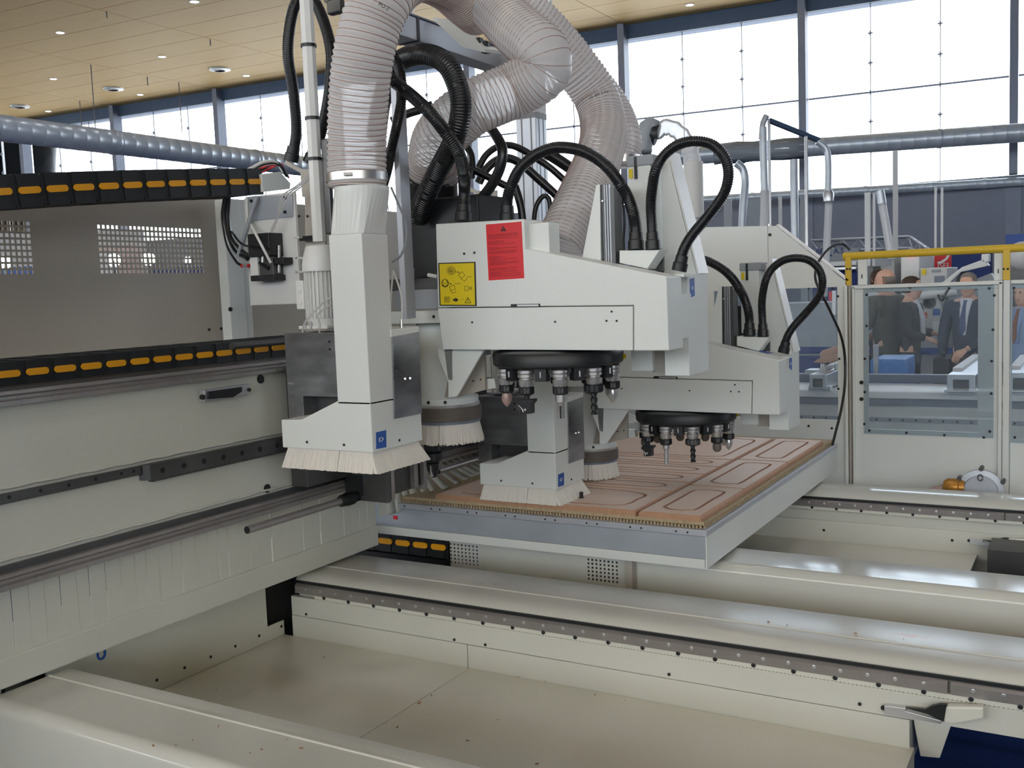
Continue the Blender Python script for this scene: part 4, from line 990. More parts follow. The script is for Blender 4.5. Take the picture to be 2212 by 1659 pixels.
# --- upright profile with white gusset behind the sloping top
UY = 2.89
U_ = lambda x, y, dy=0.0: at(x, y, 'Y', UY + dy)
pz0, pz1 = U_(1310, 575).z, U_(1310, 398).z
px0, px1 = U_(1297, 480).x, U_(1327, 480).x
MB().prism([U_(1257, 560), U_(1298, 566), U_(1296, 398), U_(1288, 399)], (0, 0.01, 0)).build('upright_gusset', 'paint', head, bev=0.001)
up = MB().box((px0, UY + 0.004, pz0), (px1, UY + 0.06, pz1)).build('upright_profile', 'alup', head, bev=0.001)
wv = px1 - px0
for f0, f1, m in ((0.03, 0.16, 'black'), (0.20, 0.26, 'darksteel'), (0.36, 0.44, 'darksteel'), (0.55, 0.60, 'black'), (0.76, 0.98, 'darksteel')):
    MB().box((px0 + wv * f0, UY + 0.002, pz0), (px0 + wv * f1, UY + 0.006, pz1)).build('profile_groove', m, up)
MB().box((px0 + wv * 0.8, UY - 0.006, pz0), (px0 + wv * 1.08, UY + 0.05, pz1 - 0.012)).build('profile_cover', 'darksteel', up)
bolt('profile_screw', V((px0 + wv * 0.2, UY + 0.001, U_(1303, 434).z)), (0, -1, 0), up, 0.004, 0.003, 'steel')
# hose bracket with cut corner
bk = MB().prism([U_(1338, 541), U_(1425, 540), U_(1398, 581), U_(1338, 568)], (0, 0.07, 0)).build('hose_bracket', 'paint', head, bev=0.0015)
MB().prism([U_(1398, 581, 0.075), U_(1425, 540, 0.075), U_(1433, 545, 0.075), U_(1433, 586, 0.075)], (0, 0.01, 0)).build('hose_bracket', 'darksteel', head)
# servo motor behind
VY = 3.02
B_ = lambda x, y: at(x, y, 'Y', VY)
MB().box((B_(1358, 0 + 450).x, VY, B_(1358, 540).z), (B_(1408, 450).x, VY + 0.09, B_(1358, 360).z)).build('servo_body', 'paint', head, bev=0.003)
sc_ = MB().box((B_(1356, 450).x, VY - 0.003, B_(1358, 361).z), (B_(1414, 450).x, VY + 0.1, B_(1358, 338).z)).build('servo_cap', 'midgrey', head, bev=0.003)
MB().box((B_(1361, 450).x, VY - 0.003, B_(1358, 386).z), (B_(1369, 450).x, VY, B_(1358, 366).z)).build('servo_label', 'labyel', head)
MB().box((B_(1373, 450).x, VY - 0.004, B_(1358, 388).z), (B_(1379, 450).x, VY, B_(1358, 340).z)).build('servo_plug', 'black', head)
MB().box((B_(1330, 450).x, VY + 0.1, B_(1330, 590).z), (B_(1358, 450).x, VY + 0.12, B_(1330, 465).z)).build('servo_mount', 'black', head)
# thin black cables near the profile
MB().tube(spline([B_(1333, 420), B_(1345, 440), B_(1349, 480), B_(1347, 520), B_(1349, 545)], 0.01), 0.004, 8).build('thin_cable', 'rubber', head, smooth=True)
# --- tool carousel
CC = V((-1.520, 2.90, 0))
car = MB().lathe([(0.06, 1.462), (0.19, 1.457), (0.208, 1.452), (0.213, 1.444), (0.211, 1.412), (0.205, 1.406), (0.05, 1.406)], CC, (0, 0, 1), 56).build('tool_carousel', 'black', head, smooth=True)
MB().lathe([(0.178, 1.406), (0.178, 1.39), (0.10, 1.386)], CC, (0, 0, 1), 40).build('gripper_ring', 'black', head, smooth=True)
for k in range(10):
    a = math.radians(47 + 36 * k); e = V((math.sin(a), -math.cos(a), 0)); tn = V((math.cos(a), math.sin(a), 0))
    p = CC + e * 0.165 + V((0, 0, 1.366))
    g = MB().prism([p - tn * 0.022, p + tn * 0.022, p + tn * 0.018 + e * 0.03, p - tn * 0.018 + e * 0.03], (0, 0, 0.04)).build('gripper', 'black', car)
    MB().cyl(p + e * 0.031 + V((0, 0, 0.012)), p + e * 0.031 + V((0, 0, 0.03)), 0.003, 6).build('gripper_pin', 'steel', car)
a = math.radians(108); e = V((math.sin(a), -math.cos(a), 0))
MB().box(CC + e * 0.214 + V((-0.006, -0.003, 1.418)), CC + e * 0.214 + V((0.006, 0.003, 1.432))).build('index_tag', 'labyel', car)
# ---------------- the tools: each hangs in the carousel as a thing of its own
def tool(p, kind, lab, grp):
    t = thing('tool_holder', lab, 'tool', p, grp)
    x, y, z = p
    MB().lathe([(0.018, 0.004), (0.0265, 0.0), (0.0265, -0.009), (0.022, -0.011), (0.0265, -0.013), (0.0265, -0.021), (0.0215, -0.024), (0.0215, -0.028), (0.0245, -0.031), (0.0235, -0.042), (0.0205, -0.052)], p, (0, 0, 1), 28).build('holder', 'steel', t, smooth=True)
    big = 1.25 if kind in ('spiral', 'chuck') else 1.0
    b = MB(); R = []
    for h, r in ((-0.050, 0.0215), (-0.053, 0.0245), (-0.072, 0.0245), (-0.076, 0.020)):
        R.append([V((x + r * big * (1 if k % 4 < 3 else 0.9) * math.cos(2 * math.pi * k / 32), y + r * big * (1 if k % 4 < 3 else 0.9) * math.sin(2 * math.pi * k / 32), z + h)) for k in range(32)])
    nt = b.rings(R[::-1]).build('collet_nut', 'darksteel' if kind == 'chuck' else 'black', t, smooth=True)
    if kind == 'cutter':
        c = V((x, y, z - 0.10))
        MB().lathe([(0.009, 0.024), (0.009, 0.0)], c, (0, 0, 1), 12).build('shank', 'black', t)
        bd = MB().prism([c + V((-0.022, -0.014, 0.008)), c + V((0.030, -0.014, 0.012)), c + V((0.030, -0.014, 0.004)), c + V((0.020, -0.014, -0.006)), c + V((0.020, -0.014, -0.034)), c + V((-0.014, -0.014, -0.036)), c + V((-0.018, -0.014, -0.01)), c + V((-0.028, -0.014, -0.004))], (0, 0.028, 0)).build('cutter_body', 'black', t, bev=0.002)
        MB().tube([c + V((-0.018 + 0.016 * math.sin(a_ * 0.35) - 0.004, -0.016, -0.012 - 0.0045 * a_ + 0.004)) for a_ in range(6)], 0.0018, 6).build('blade', 'steel', t, smooth=True)
        bolt('cutter_screw', c + V((0.0, -0.0145, -0.022)), (0, -1, 0), bd, 0.004, 0.002, 'steel')
    elif kind == 'shank':
        MB().lathe([(0.017, -0.076), (0.017, -0.098), (0.013, -0.100), (0.0115, -0.102), (0.0115, -0.150)], p, (0, 0, 1), 20).build('shank', 'steel', t, smooth=True)
        MB().box((x + 0.001, y - 0.0125, z - 0.149), (x + 0.006, y - 0.006, z - 0.110)).build('chip_slot', 'black', t)
    elif kind == 'long':
        MB().lathe([(0.015, -0.076), (0.015, -0.092), (0.009, -0.095), (0.009, -0.158)], p, (0, 0, 1), 18).build('shank', 'steel', t, smooth=True)
    elif kind in ('spiral', 'chuck'):
        m = 40; R = []
        for i in range(m + 1):
            h = -0.074 - 0.072 * i / m; R.append([V((x + (0.0095 + 0.0018 * math.cos(2 * (2 * math.pi * k / 16) - i * 0.5)) * math.cos(2 * math.pi * k / 16), y + (0.0095 + 0.0018 * math.cos(2 * (2 * math.pi * k / 16) - i * 0.5)) * math.sin(2 * math.pi * k / 16), z + h)) for k in range(16)])
        MB().rings(R[::-1]).build('spiral_bit', 'black', t, smooth='all')
    elif kind == 'cone':
        m = 12; R = []
        for i, (h, r) in enumerate(((-0.074, 0.011), (-0.082, 0.014), (-0.100, 0.0145), (-0.112, 0.010), (-0.122, 0.001))):
            R.append([V((x + r * (1.15 if k % 7 == 0 else 0.92) * math.cos(2 * math.pi * (k + i * 0.7) / 14), y + r * (1.15 if k % 7 == 0 else 0.92) * math.sin(2 * math.pi * (k + i * 0.7) / 14), z + h)) for k in range(14)])
        MB().rings(R[::-1]).build('cone_bit', 'copper' if lab.startswith('left') else 'steel', t, smooth=True)
    else:
        MB().lathe([(0.013, -0.076), (0.018, -0.082), (0.018, -0.102), (0.010, -0.112)], p, (0, 0, 1), 16).build('rebate_bit', 'felt', t, smooth=True)
    return t
K1 = ['shank', 'spiral', 'cone', 'cone', 'rebate', 'rebate', 'rebate', 'rebate', 'cone', 'cutter']
L1 = ['tool holder with a slotted steel shank, front middle of the near carousel', 'tool holder with a long black spiral bit on the near carousel', 'tool holder with a pointed bit at the right end of the near carousel', 'tool holder half hidden behind the pointed bit of the near carousel', None, None, None, None,
      'left end tool holder with a pinkish pointed bit on the near carousel', 'tool holder with a black bladed cutter block on the near carousel']
K2 = ['chuck', 'rebate', 'cone', 'cone', 'rebate', 'rebate', 'rebate', 'rebate', 'cutter', 'long']
L2 = ['wide steel chuck with a black spiral bit, middle of the far carousel', 'small stub tool right of the wide steel chuck on the far carousel', 'tool holder with a pointed bit at the right end of the far carousel', 'tool holder half hidden behind the pointed bit of the far carousel', None, None, None, 'dark stub tool behind the cutter block of the far carousel', 'tool holder with a black cutter block at the left end of the far carousel', 'tool holder with a long slim steel rod on the far carousel']
order = [0, 1, 2, 3, 4, 5, 6, 7, 8, 9]
for cen, dz, KK, LL, nm in ((CC, 0.0, K1, L1, 'near'), (CC + V((0, DY, 0)), DZ, K2, L2, 'far')):
    for i in range(10):
        a = math.radians(29 + 36 * i)
        p = cen + V((0.178 * math.sin(a), -0.178 * math.cos(a), 1.400 + dz))
        tool(p, KK[i], LL[i] or 'tool holder hidden at the back of the %s carousel' % nm, 'tools in the %s carousel' % nm)
# spindle collet tool of each head
def collet(o, lab, k=1.0):
    p = V(o) + V((-0.03, -0.06, 0)); kk = k
    t = thing('spindle_tool', lab, 'tool', p)
    MB().lathe([(0.030, 0.03), (0.030, 0.0), (0.027, -0.02), (0.036, -0.028), (0.036, -0.052), (0.024, -0.06)] if k == 1 else [(0.008, 0.022), (0.008, 0.0)], p, (0, 0, 1), 20).build('collet', 'black', t, smooth=True)
    MB().lathe([(0.018, -0.058), (0.024, -0.066), (0.022, -0.09), (0.010, -0.115)] if k == 1 else [(0.010, 0.0), (0.014, -0.006), (0.012, -0.016), (0.003, -0.03)], p, (0, 0, 1), 8).build('cutter', 'black', t)
    MB().box((p.x + 0.004, p.y - 0.025 * k, p.z - 0.11 * k), (p.x + 0.007, p.y - 0.008 * k, p.z - 0.07 * k)).build('blade', 'steel', t)
collet(V((SP.x, SP.y, zz(966))), 'black cutter in the spindle under the round brush of the near head')
collet(at(1256, 1074, 'Y', 3.66) + V((0.03, 0.06, 0)), 'small dark cutter peeping out behind the brush corner of the far head', 0.5)
# ---------------- carriage that carries the head along the beam
car1 = thing('head_carriage', 'near carriage with valve plate riding on the gantry beam beside the cable chain', 'carriage', (-2.5, 2.8, 0.9))
VPY = 2.72
Wp = lambda x, y, d=0.0: at(x, y, 'Y', VPY + d)
vp = MB().box((Wp(541, 600).x, VPY, Wp(541, 660).z), (Wp(646, 600).x, VPY + 0.012, Wp(541, 424).z)).build('valve_plate', 'plast', car1, bev=0.002)
MB().box((Wp(529, 600).x, VPY + 0.02, Wp(541, 660).z), (Wp(541, 600).x - 0.002, VPY + 0.03, Wp(541, 426).z)).build('valve_plate', 'paint', car1)
MB().prism([Wp(606, 346), Wp(640, 364), Wp(690, 362), Wp(690, 720), Wp(648, 720), Wp(646, 424), Wp(640, 424), Wp(636, 372), Wp(600, 352)], (0, 0.01, 0)).build('carriage_plate', 'grey', car1).location.y += 0.03
zp = MB().prism([Wp(537, 425, -0.006), Wp(631, 420, -0.006), Wp(631, 468, -0.006), Wp(541, 477, -0.006)], (0, 0.006, 0)).build('zinc_bracket', 'zinc', car1, bev=0.001)
for q in ((543, 434), (616, 427), (616, 458), (543, 466)): bolt('bracket_bolt', Wp(q[0], q[1], -0.007), (0, -1, 0), zp, 0.006, 0.006)
# end bracket of the upper chain
eb = MB().prism([at(565, 376, 'X', -2.705), at(606, 371, 'X', -2.705), at(628, 396, 'X', -2.705), at(627, 408, 'X', -2.705), at(568, 415, 'X', -2.705)], (-0.16, 0, 0)).build('chain_bracket', 'paint', car1, bev=0.002)
# valve block
vb = MB().box((Wp(535, 0 + 530, -0.07).x, VPY - 0.07, Wp(535, 556, -0.07).z), (Wp(582, 530, -0.07).x, VPY - 0.001, Wp(535, 506, -0.07).z)).build('valve_coil', 'black', car1, bev=0.003)
MB().box((Wp(540, 570, -0.06).x, VPY - 0.06, Wp(540, 596, -0.06).z), (Wp(556, 570, -0.06).x, VPY - 0.001, Wp(540, 553, -0.06).z)).build('valve_body', 'plast', car1, bev=0.002)
MB().box((Wp(557, 570, -0.05).x, VPY - 0.05, Wp(557, 596, -0.05).z), (Wp(590, 570, -0.05).x, VPY - 0.001, Wp(557, 555, -0.05).z)).build('valve_body', 'darksteel', car1, bev=0.002)
MB().box((Wp(541, 600, -0.06).x, VPY - 0.06, Wp(541, 608, -0.06).z), (Wp(592, 600, -0.06).x, VPY - 0.001, Wp(541, 596, -0.06).z)).build('valve_base', 'black', car1, bev=0.002)
MB().box((Wp(592, 560, -0.05).x, VPY - 0.05, Wp(592, 571, -0.05).z), (Wp(612, 560, -0.05).x, VPY - 0.001, Wp(592, 557, -0.05).z)).build('throttle_block', 'black', car1, bev=0.002)
for y0, y1 in ((530, 557), (572, 589)): MB().cyl(Wp(602.5, y0, -0.03), Wp(602.5, y1, -0.03), 0.0055, 10).build('brass_fitting', 'steel', car1, smooth=True)
for y in (537, 581):
    MB().cyl(Wp(588, y, -0.03), Wp(600, y, -0.03), 0.004, 8).build('brass_fitting', 'steel', car1, smooth=True)
    MB().cyl(Wp(584, y, -0.03), Wp(588, y, -0.03), 0.005, 8).build('red_ring', 'red', car1, smooth=True)
MB().cyl(Wp(568, 543, -0.06), Wp(568, 567, -0.06), 0.005, 8).build('brass_fitting', 'steel', car1, smooth=True)
for x in (522, 536): MB().cyl(Wp(x, 574, -0.03), Wp(x + 3, 574, -0.03), 0.007, 8).build('red_ring', 'red', car1, smooth=True)
MB().cyl(Wp(524, 574, -0.03), Wp(536, 574, -0.03), 0.006, 8).build('brass_fitting', 'steel', car1, smooth=True)
def cable(pts, r, m='rubber', parent=None, step=0.012, name='cable', n=8):
    return MB().tube(spline(pts, step), r, n).build(name, m, parent or car1, smooth=True)
cable([Wp(488, 425, -0.02), Wp(484, 455, -0.02), Wp(490, 500, -0.02), Wp(506, 540, -0.03), Wp(535, 560, -0.05)], 0.007)
cable([Wp(494, 425, -0.01), Wp(492, 470, -0.01), Wp(500, 515, -0.02), Wp(530, 548, -0.04), Wp(582, 580, -0.05)], 0.008)
cable([Wp(484, 430, 0), Wp(480, 470, 0), Wp(490, 530, -0.01), Wp(510, 565, -0.03), Wp(522, 573, -0.03)], 0.005)
cable([Wp(500, 500, -0.03), Wp(520, 525, -0.05), Wp(545, 534, -0.08), Wp(584, 538, -0.08)], 0.004)
cable([Wp(556, 424, -0.02), Wp(545, 455, -0.03), Wp(533, 495, -0.04), Wp(517, 545, -0.04), Wp(516, 556, -0.04)], 0.008, 'midgrey')
cable([Wp(533, 425, -0.01), Wp(534, 460, -0.01), Wp(540, 480, -0.02), Wp(560, 520, -0.09), Wp(585, 568, -0.07)], 0.005, 'plast')
for k in range(3): cable([Wp(684 - 4 * k, 345, -0.1), Wp(676 - 4 * k, 375, -0.09), Wp(652 - 6 * k, 402, -0.08), Wp(625 - 8 * k, 425, -0.06), Wp(600, 470, -0.05), Wp(585, 500 + 6 * k, -0.05), Wp(586, 545, -0.06)], 0.0028, 'clearpipe')
for k, (m_, r_) in enumerate((('plast', 0.006), ('rubber', 0.007), ('plast', 0.005), ('red', 0.005), ('rubber', 0.008), ('midgrey', 0.005), ('red', 0.004))):
    cable([at(520 + 7 * k, 374, 'X', -2.76 - 0.015 * k), at(545 + 7 * k, 362 - k % 3, 'X', -2.76 - 0.012 * k), at(570 + 6 * k, 350 + 2 * (k % 4), 'X', -2.74), at(596 + 3 * k, 350 + 3 * k, 'X', -2.72), at(612 + 2 * k, 372 + 2 * k, 'X', -2.72)], r_, m_)
# cross slots and light rails right of the plate
for y in (512, 556, 586): MB().box((Wp(646, y, 0.02).x, VPY + 0.0, Wp(646, y + 4, 0.02).z), (Wp(662, y, 0.02).x, VPY + 0.02, Wp(646, y, 0.02).z)).build('plate_rib', 'plast', car1)
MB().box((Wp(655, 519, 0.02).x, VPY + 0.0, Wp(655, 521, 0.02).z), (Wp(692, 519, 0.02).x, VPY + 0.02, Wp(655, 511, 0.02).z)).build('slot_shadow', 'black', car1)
for q in ((646, 467), (664, 467)): bolt('plate_screw', Wp(q[0], q[1], 0.028), (0, -1, 0), car1, 0.0045, 0.002)
# carriage body on the rails and the dark slide below the hood
MB().box((BX + 0.04, 2.80, 0.95), (BX + 0.12, 3.45, 1.40)).build('carriage_body', 'darksteel', car1, bev=0.003)
sx = -2.35
sl0 = at(793, 1060, 'X', sx - 0.0)
f = lambda x, y, v=sx: at(x, y, 'X', v)
yA, yB = f(838, 1085).y, f(924, 1055).y
MB().box((sx - 0.17, yA, 0.855), (sx, yA + 0.022, 1.25)).build('slide_cheek', 'darksteel', car1, bev=0.002)
MB().box((sx - 0.16, yA + 0.028, 0.86), (sx, yA + 0.048, 1.25)).build('slide_cheek', 'rail', car1, bev=0.001)
MB().box((sx - 0.17, yA + 0.048, 0.872), (sx - 0.03, yB - 0.05, 1.25)).build('slide_web', 'darksteel', car1)
MB().box((sx - 0.06, yB - 0.075, 0.878), (sx - 0.008, yB - 0.05, 1.25)).build('slide_cheek', 'rail', car1, bev=0.001)
MB().box((sx - 0.16, yB - 0.02, 0.862), (sx, yB, 1.25)).build('slide_cheek', 'rail', car1, bev=0.001)
MB().box((sx - 0.05, yB - 0.05, 0.88), (sx - 0.02, yB - 0.02, 1.25)).build('slide_web', 'black', car1)
# buffer rod with rubber bellows, lower; plain rod, upper
r0 = at(534, 1145, 'X', -2.5); r1 = V((-2.5, 3.06, r0.z))
MB().cyl(r0, r1, 0.0135, 18).build('buffer_rod', 'rail', car1, smooth=True)
MB().cyl(r0 - V((0, 0.002, 0)), r0, 0.0128, 18).build('rod_cap', 'black', car1)
ye = at(735, 1083, 'X', -2.5).y
MB().lathe([(0.020, 0), (0.024, 0.01), (0.021, 0.022), (0.026, 0.034), (0.026, 0.07), (0.02, 0.075), (0.02, 0.14)], (-2.5, ye, r0.z), (0, 1, 0), 18).build('buffer_bellows', 'rubber', car1, smooth=True)
MB().box((-2.56, ye + 0.10, r0.z + 0.0), (-2.46, ye + 0.16, r0.z + 0.09)).build('buffer_mount', 'black', car1, bev=0.006)
w0 = at(500, 748, 'X', -2.60); MB().cyl(w0, V((-2.60, 3.2, w0.z)), 0.012, 16).build('buffer_rod', 'darksteel', car1, smooth=True)
# second head and carriage: copies along the beam, the head lowered on its slide
h2 = copy_tree(head, None, (0, DY, DZ)); h2['label'] = 'far white router head lowered to the boards, dark tool carousel under its arm'
c2 = copy_tree(car1, None, (0, DY, 0)); c2['label'] = 'far carriage on the gantry beam, mostly hidden behind the near head'
for o in list(CH.get(h2.name, [])):
    if o.name.split('.')[0] in ('red_warning_label', 'yellow_warning_label', 'label_border'):
        for c_ in CH.get(o.name, []): bpy.data.objects.remove(c_)
        CH[h2.name].remove(o); bpy.data.objects.remove(o)
# ------------------------------------------------------------------ hoses and conduits
def clear_hose(lab, pts, r, pitch=0.0175, amp=0.0045):
    p3 = [dp(*p) for p in pts]
    t = thing('dust_hose', lab, 'hose', p3[-1], 'clear ribbed dust hoses over the machine heads')
    path = spline(p3, pitch / 6); N = len(path)
    MB().tube(path, lambda i: r + amp * abs(math.cos(math.pi * i / 6)) ** 1.5, 28, cap=False).build('hose_wall', 'clearhose', t, smooth='all')
    F = frames(path); hel = []
    for i in range(N - 1):
        for k in range(3):
            f_ = k / 3; a = 2 * math.pi * (i + f_) / 6
            n_, b_ = F[i][1].lerp(F[i + 1][1], f_), F[i][2].lerp(F[i + 1][2], f_)
            hel.append(path[i].lerp(path[i + 1], f_) + (n_ * math.cos(a) + b_ * math.sin(a)) * (r + amp * 0.9))
    MB().tube(hel, 0.0014, 5).build('wire_coil', 'copper', t, smooth='all')
    return t, path, F
RH = 0.0865
tA, pA, fA = clear_hose('fat clear ribbed hose rising from the tall hood of the near head', [(771, 405, 3.10), (771, 330, 3.09), (773, 240, 3.05), (782, 140, 3.0), (802, 50, 2.98), (840, -25, 3.0), (900, -60, 3.2), (960, -40, 3.45), (1005, 0, 3.65), (1032, 24, 3.8)], RH)
def clamp_ring(parent, c, d, r, w=0.012):
    o = MB().lathe([(r, -w), (r + 0.0015, -w), (r + 0.0015, w), (r, w)], c, d, 36, cap=False).build('hose_clamp', 'steel', parent, smooth=True)
    d = V(d).normalized(); s = d.cross(V((0.5, -0.86, 0))).normalized(); e = V((0.45, -0.85, 0.0)).normalized()
    MB().cyl(c + e * (r + 0.006) - s * 0.02, c + e * (r + 0.006) + s * 0.006, 0.005, 10).build('clamp_screw', 'steel', o, smooth=True)
clamp_ring(tA, dp(771, 384, 3.10), (0, 0, 1), RH + 0.0065)
def hose_print(txt, pa, fa, i0, ang, size, parent, r):
    """small printed letters following the hose surface"""
    fc = bpy.data.curves.new('hose_print', 'FONT'); fc.body = txt; fc.size = size; fc.align_x = 'CENTER'; fc.align_y = 'CENTER'
    o = bpy.data.objects.new('hose_print', fc); COL.objects.link(o)
    bpy.context.view_layer.update()
    me = bpy.data.meshes.new_from_object(o.evaluated_get(bpy.context.evaluated_depsgraph_get())); bpy.data.objects.remove(o)
    T, n, b_ = fa[i0]
    for v in me.vertices:
        a = ang + v.co.x / r
        v.co = pa[i0] + T * v.co.y + (n * math.cos(a) + b_ * math.sin(a)) * (r + 0.0012)
    put('hose_print', me, 'ink', parent)
tB, pB, fB = clear_hose('fat clear ribbed hose folded in a hairpin above the big black loop', [(1072, 20, 3.56), (1122, 70, 3.42), (1168, 112, 3.32), (1172, 155, 3.32), (1108, 195, 3.36), (1016, 236, 3.34), (955, 290, 3.42), (937, 340, 3.55), (936, 388, 3.62)], RH)
clamp_ring(tB, dp(936, 380, 3.62), (0, 0, 1), RH + 0.006)
tC, pC, fC = clear_hose('fat clear ribbed hose curving down behind the near arm beside the upright profile', [(1120, 10, 3.9), (1190, 80, 3.95), (1248, 150, 4.0), (1290, 215, 4.03), (1303, 285, 3.98), (1290, 352, 3.8), (1253, 440, 3.55), (1205, 545, 3.42)], RH)
tD, pD, fD = clear_hose('clear ribbed hose farthest back, outlined against the tall window', [(1128, 50, 4.45), (1200, 108, 4.45), (1268, 172, 4.45), (1318, 238, 4.45), (1341, 300, 4.42), (1338, 348, 4.4)], RH)
clamp_ring(tD, dp(1338, 346, 4.4), (0, 0, 1), RH + 0.004, 0.016)
def near_i(pa, x, y):
    return min(range(len(pa)), key=lambda i: (pj(pa[i])[0] - x) ** 2 + (pj(pa[i])[1] - y) ** 2)
def ang_to(pa, fa, i, x, y):
    """angle round the hose whose surface point shows nearest to (x, y)"""
    best = None
    for k in range(72):
        a = 2 * math.pi * k / 72; p = pa[i] + (fa[i][1] * math.cos(a) + fa[i][2] * math.sin(a)) * RH
        if (p - pa[i]).dot(CP - pa[i]) < 0: continue
        q = pj(p); d = (q[0] - x) ** 2 + (q[1] - y) ** 2
        if best is None or d < best[0]: best = (d, a)
    return best[1]
for txt, pa, fa, q, par in (('PU-2', pA, fA, (820, 25), tA), ('PU 5 AIR 07', pC, fC, (1300, 218), tC)):
    i = near_i(pa, *q); hose_print(txt, pa, fa, i, ang_to(pa, fa, i, *q), 0.016, par, RH + 0.0045)

def conduit(lab, pts, r, ribbed=True, cuffs=(0, 0), grp='black cable conduits over the machine heads', pitch=0.0066, amp=0.0016, name='cable_conduit', cat='conduit', m='rubber', n=14):
    p3 = [dp(*p) for p in pts]
    t = thing(name, lab, cat, p3[0], grp)
    if ribbed:
        path = spline(p3, pitch / 4)
        MB().tube(path, lambda i: r - amp * (0 if i % 4 in (0, 1) else 1), n).build('conduit_wall', m, t, smooth=True)
    else:
        path = spline(p3, 0.012)
        MB().tube(path, r, n).build('conduit_wall', m, t, smooth=True)
    for e, L in zip((0, -1), cuffs):
        if not L: continue
        a = path[e]; d = (path[1] - path[0]).normalized() if e == 0 else (path[-2] - path[-1]).normalized()
        MB().lathe([(r + 0.0065, -0.002), (r + 0.006, L * 0.5), (r + 0.003, L * 0.55), (r + 0.002, L), (r - 0.001, L)], a, d, 20).build('cuff', 'black', t, smooth=True)
    return t
conduit('black conduit loop standing left of the white riser tube', [(629, 348, 3.5), (640, 285, 3.48), (634, 200, 3.45), (622, 110, 3.42), (634, 20, 3.4), (662, -14, 3.4), (692, 28, 3.4), (714, 105, 3.4), (712, 190, 3.42), (694, 285, 3.46), (670, 350, 3.5)], 0.0195, cuffs=(0.05, 0.05))
conduit('thickest black conduit, a big arch over the dark spindle motor', [(812, 300, 3.5), (826, 212, 3.5), (856, 140, 3.38), (910, 117, 3.25), (962, 136, 3.18), (990, 192, 3.17), (995, 244, 3.18), (980, 305, 3.22), (946, 370, 3.32), (912, 440, 3.42), (902, 476, 3.46)], 0.0345, pitch=0.0085, amp=0.0018, n=20)
conduit('black conduit curving down close beside the fat clear hose, under the big arch', [(822, 88, 3.2), (846, 116, 3.2), (862, 148, 3.2), (868, 185, 3.2), (866, 225, 3.2), (856, 275, 3.2), (845, 325, 3.22), (836, 370, 3.26), (822, 420, 3.3)], 0.0165)
conduit('black conduit crossing diagonally down to the near arm top', [(812, 152, 3.12), (842, 170, 3.12), (880, 199, 3.14), (925, 240, 3.10), (961, 285, 3.11), (988, 324, 3.15), (1001, 368, 3.22), (1003, 410, 3.28), (1000, 476, 3.28)], 0.0205, cuffs=(0, 0.05))
conduit('smooth black conduit bowed like a bracket in front of the white mast', [(1046, 262, 3.5), (1066, 285, 3.45), (1084, 318, 3.4), (1083, 352, 3.4), (1068, 390, 3.42), (1042, 427, 3.45), (1010, 465, 3.5)], 0.018, ribbed=False)
conduit('smooth black hose, upper of two arcs in front of the white mast', [(1034, 362, 3.95), (1050, 335, 3.95), (1075, 317, 3.95), (1103, 314, 3.95), (1131, 325, 3.95), (1158, 342, 3.95), (1188, 362, 3.95), (1222, 392, 3.95)], 0.0135, ribbed=False)
conduit('smooth black hose, lower of two arcs in front of the white mast', [(1034, 395, 3.85), (1050, 366, 3.85), (1076, 345, 3.85), (1104, 343, 3.85), (1132, 359, 3.85), (1161, 385, 3.85), (1187, 408, 3.85), (1206, 426, 3.85)], 0.0165, ribbed=False)
conduit('short straight black hose running behind the bracket shaped conduit', [(1000, 356, 3.7), (1042, 376, 3.7), (1094, 402, 3.7), (1112, 412, 3.7)], 0.0135, ribbed=False)
conduit('thick black hose slanting behind the right clear hose', [(1180, 330, 4.1), (1205, 345, 4.1), (1245, 372, 4.1)], 0.024, ribbed=False)
conduit('thin black hose in a tight upside down U left of the right clear hose', [(1153, 480, 3.8), (1158, 446, 3.8), (1173, 424, 3.8), (1186, 430, 3.8), (1189, 470, 3.8)], 0.0095, ribbed=False)
conduit('short black hose going down just right of the arch foot on the near arm', [(1108, 392, 3.6), (1118, 420, 3.6), (1126, 450, 3.6), (1130, 482, 3.6)], 0.0145, ribbed=False)
conduit('black hose crossing behind the big arch towards the left', [(845, 262, 3.9), (880, 246, 3.9), (905, 238, 3.9), (935, 226, 3.9)], 0.016, ribbed=False)
conduit('black hose dropping right of the diagonal conduit', [(1002, 310, 3.7), (1016, 330, 3.7), (1020, 355, 3.7), (1018, 385, 3.7)], 0.013, ribbed=False)
a1 = conduit('ribbed black conduit arching over the near arm from the red label to the cut bracket', [(1096, 478, 3.24), (1096, 432, 3.23), (1105, 400, 3.21), (1122, 366, 3.19), (1154, 337, 3.17), (1190, 321, 3.15), (1223, 319, 3.13), (1257, 326, 3.11), (1292, 344, 3.1), (1317, 366, 3.09), (1338, 395, 3.09), (1355, 424, 3.1), (1367, 458, 3.1), (1373, 492, 3.11), (1374, 538, 3.11)], 0.0188, cuffs=(0.05, 0.05))
a2 = conduit('ribbed black conduit in a tall teardrop loop at the end of the near arm', [(1411, 538, 3.08), (1408, 484, 3.08), (1406, 440, 3.07), (1410, 398, 3.05), (1417, 366, 3.03), (1433, 338, 3.02), (1462, 314, 3.0), (1498, 305, 2.98), (1535, 311, 2.97), (1560, 332, 2.96), (1572, 360, 2.96), (1572, 392, 2.97), (1560, 425, 2.99), (1530, 466, 3.02), (1495, 508, 3.04), (1476, 542, 3.05), (1467, 584, 3.06)], 0.0165, cuffs=(0.05, 0.045))
b1 = copy_tree(a1, None, (0, DY, DZ)); b1['label'] = 'ribbed black conduit coming down to the far arm from behind the slanted cover'
b2 = copy_tree(a2, None, (0, DY, DZ)); b2['label'] = 'ribbed black conduit in a teardrop loop at the end of the far arm'
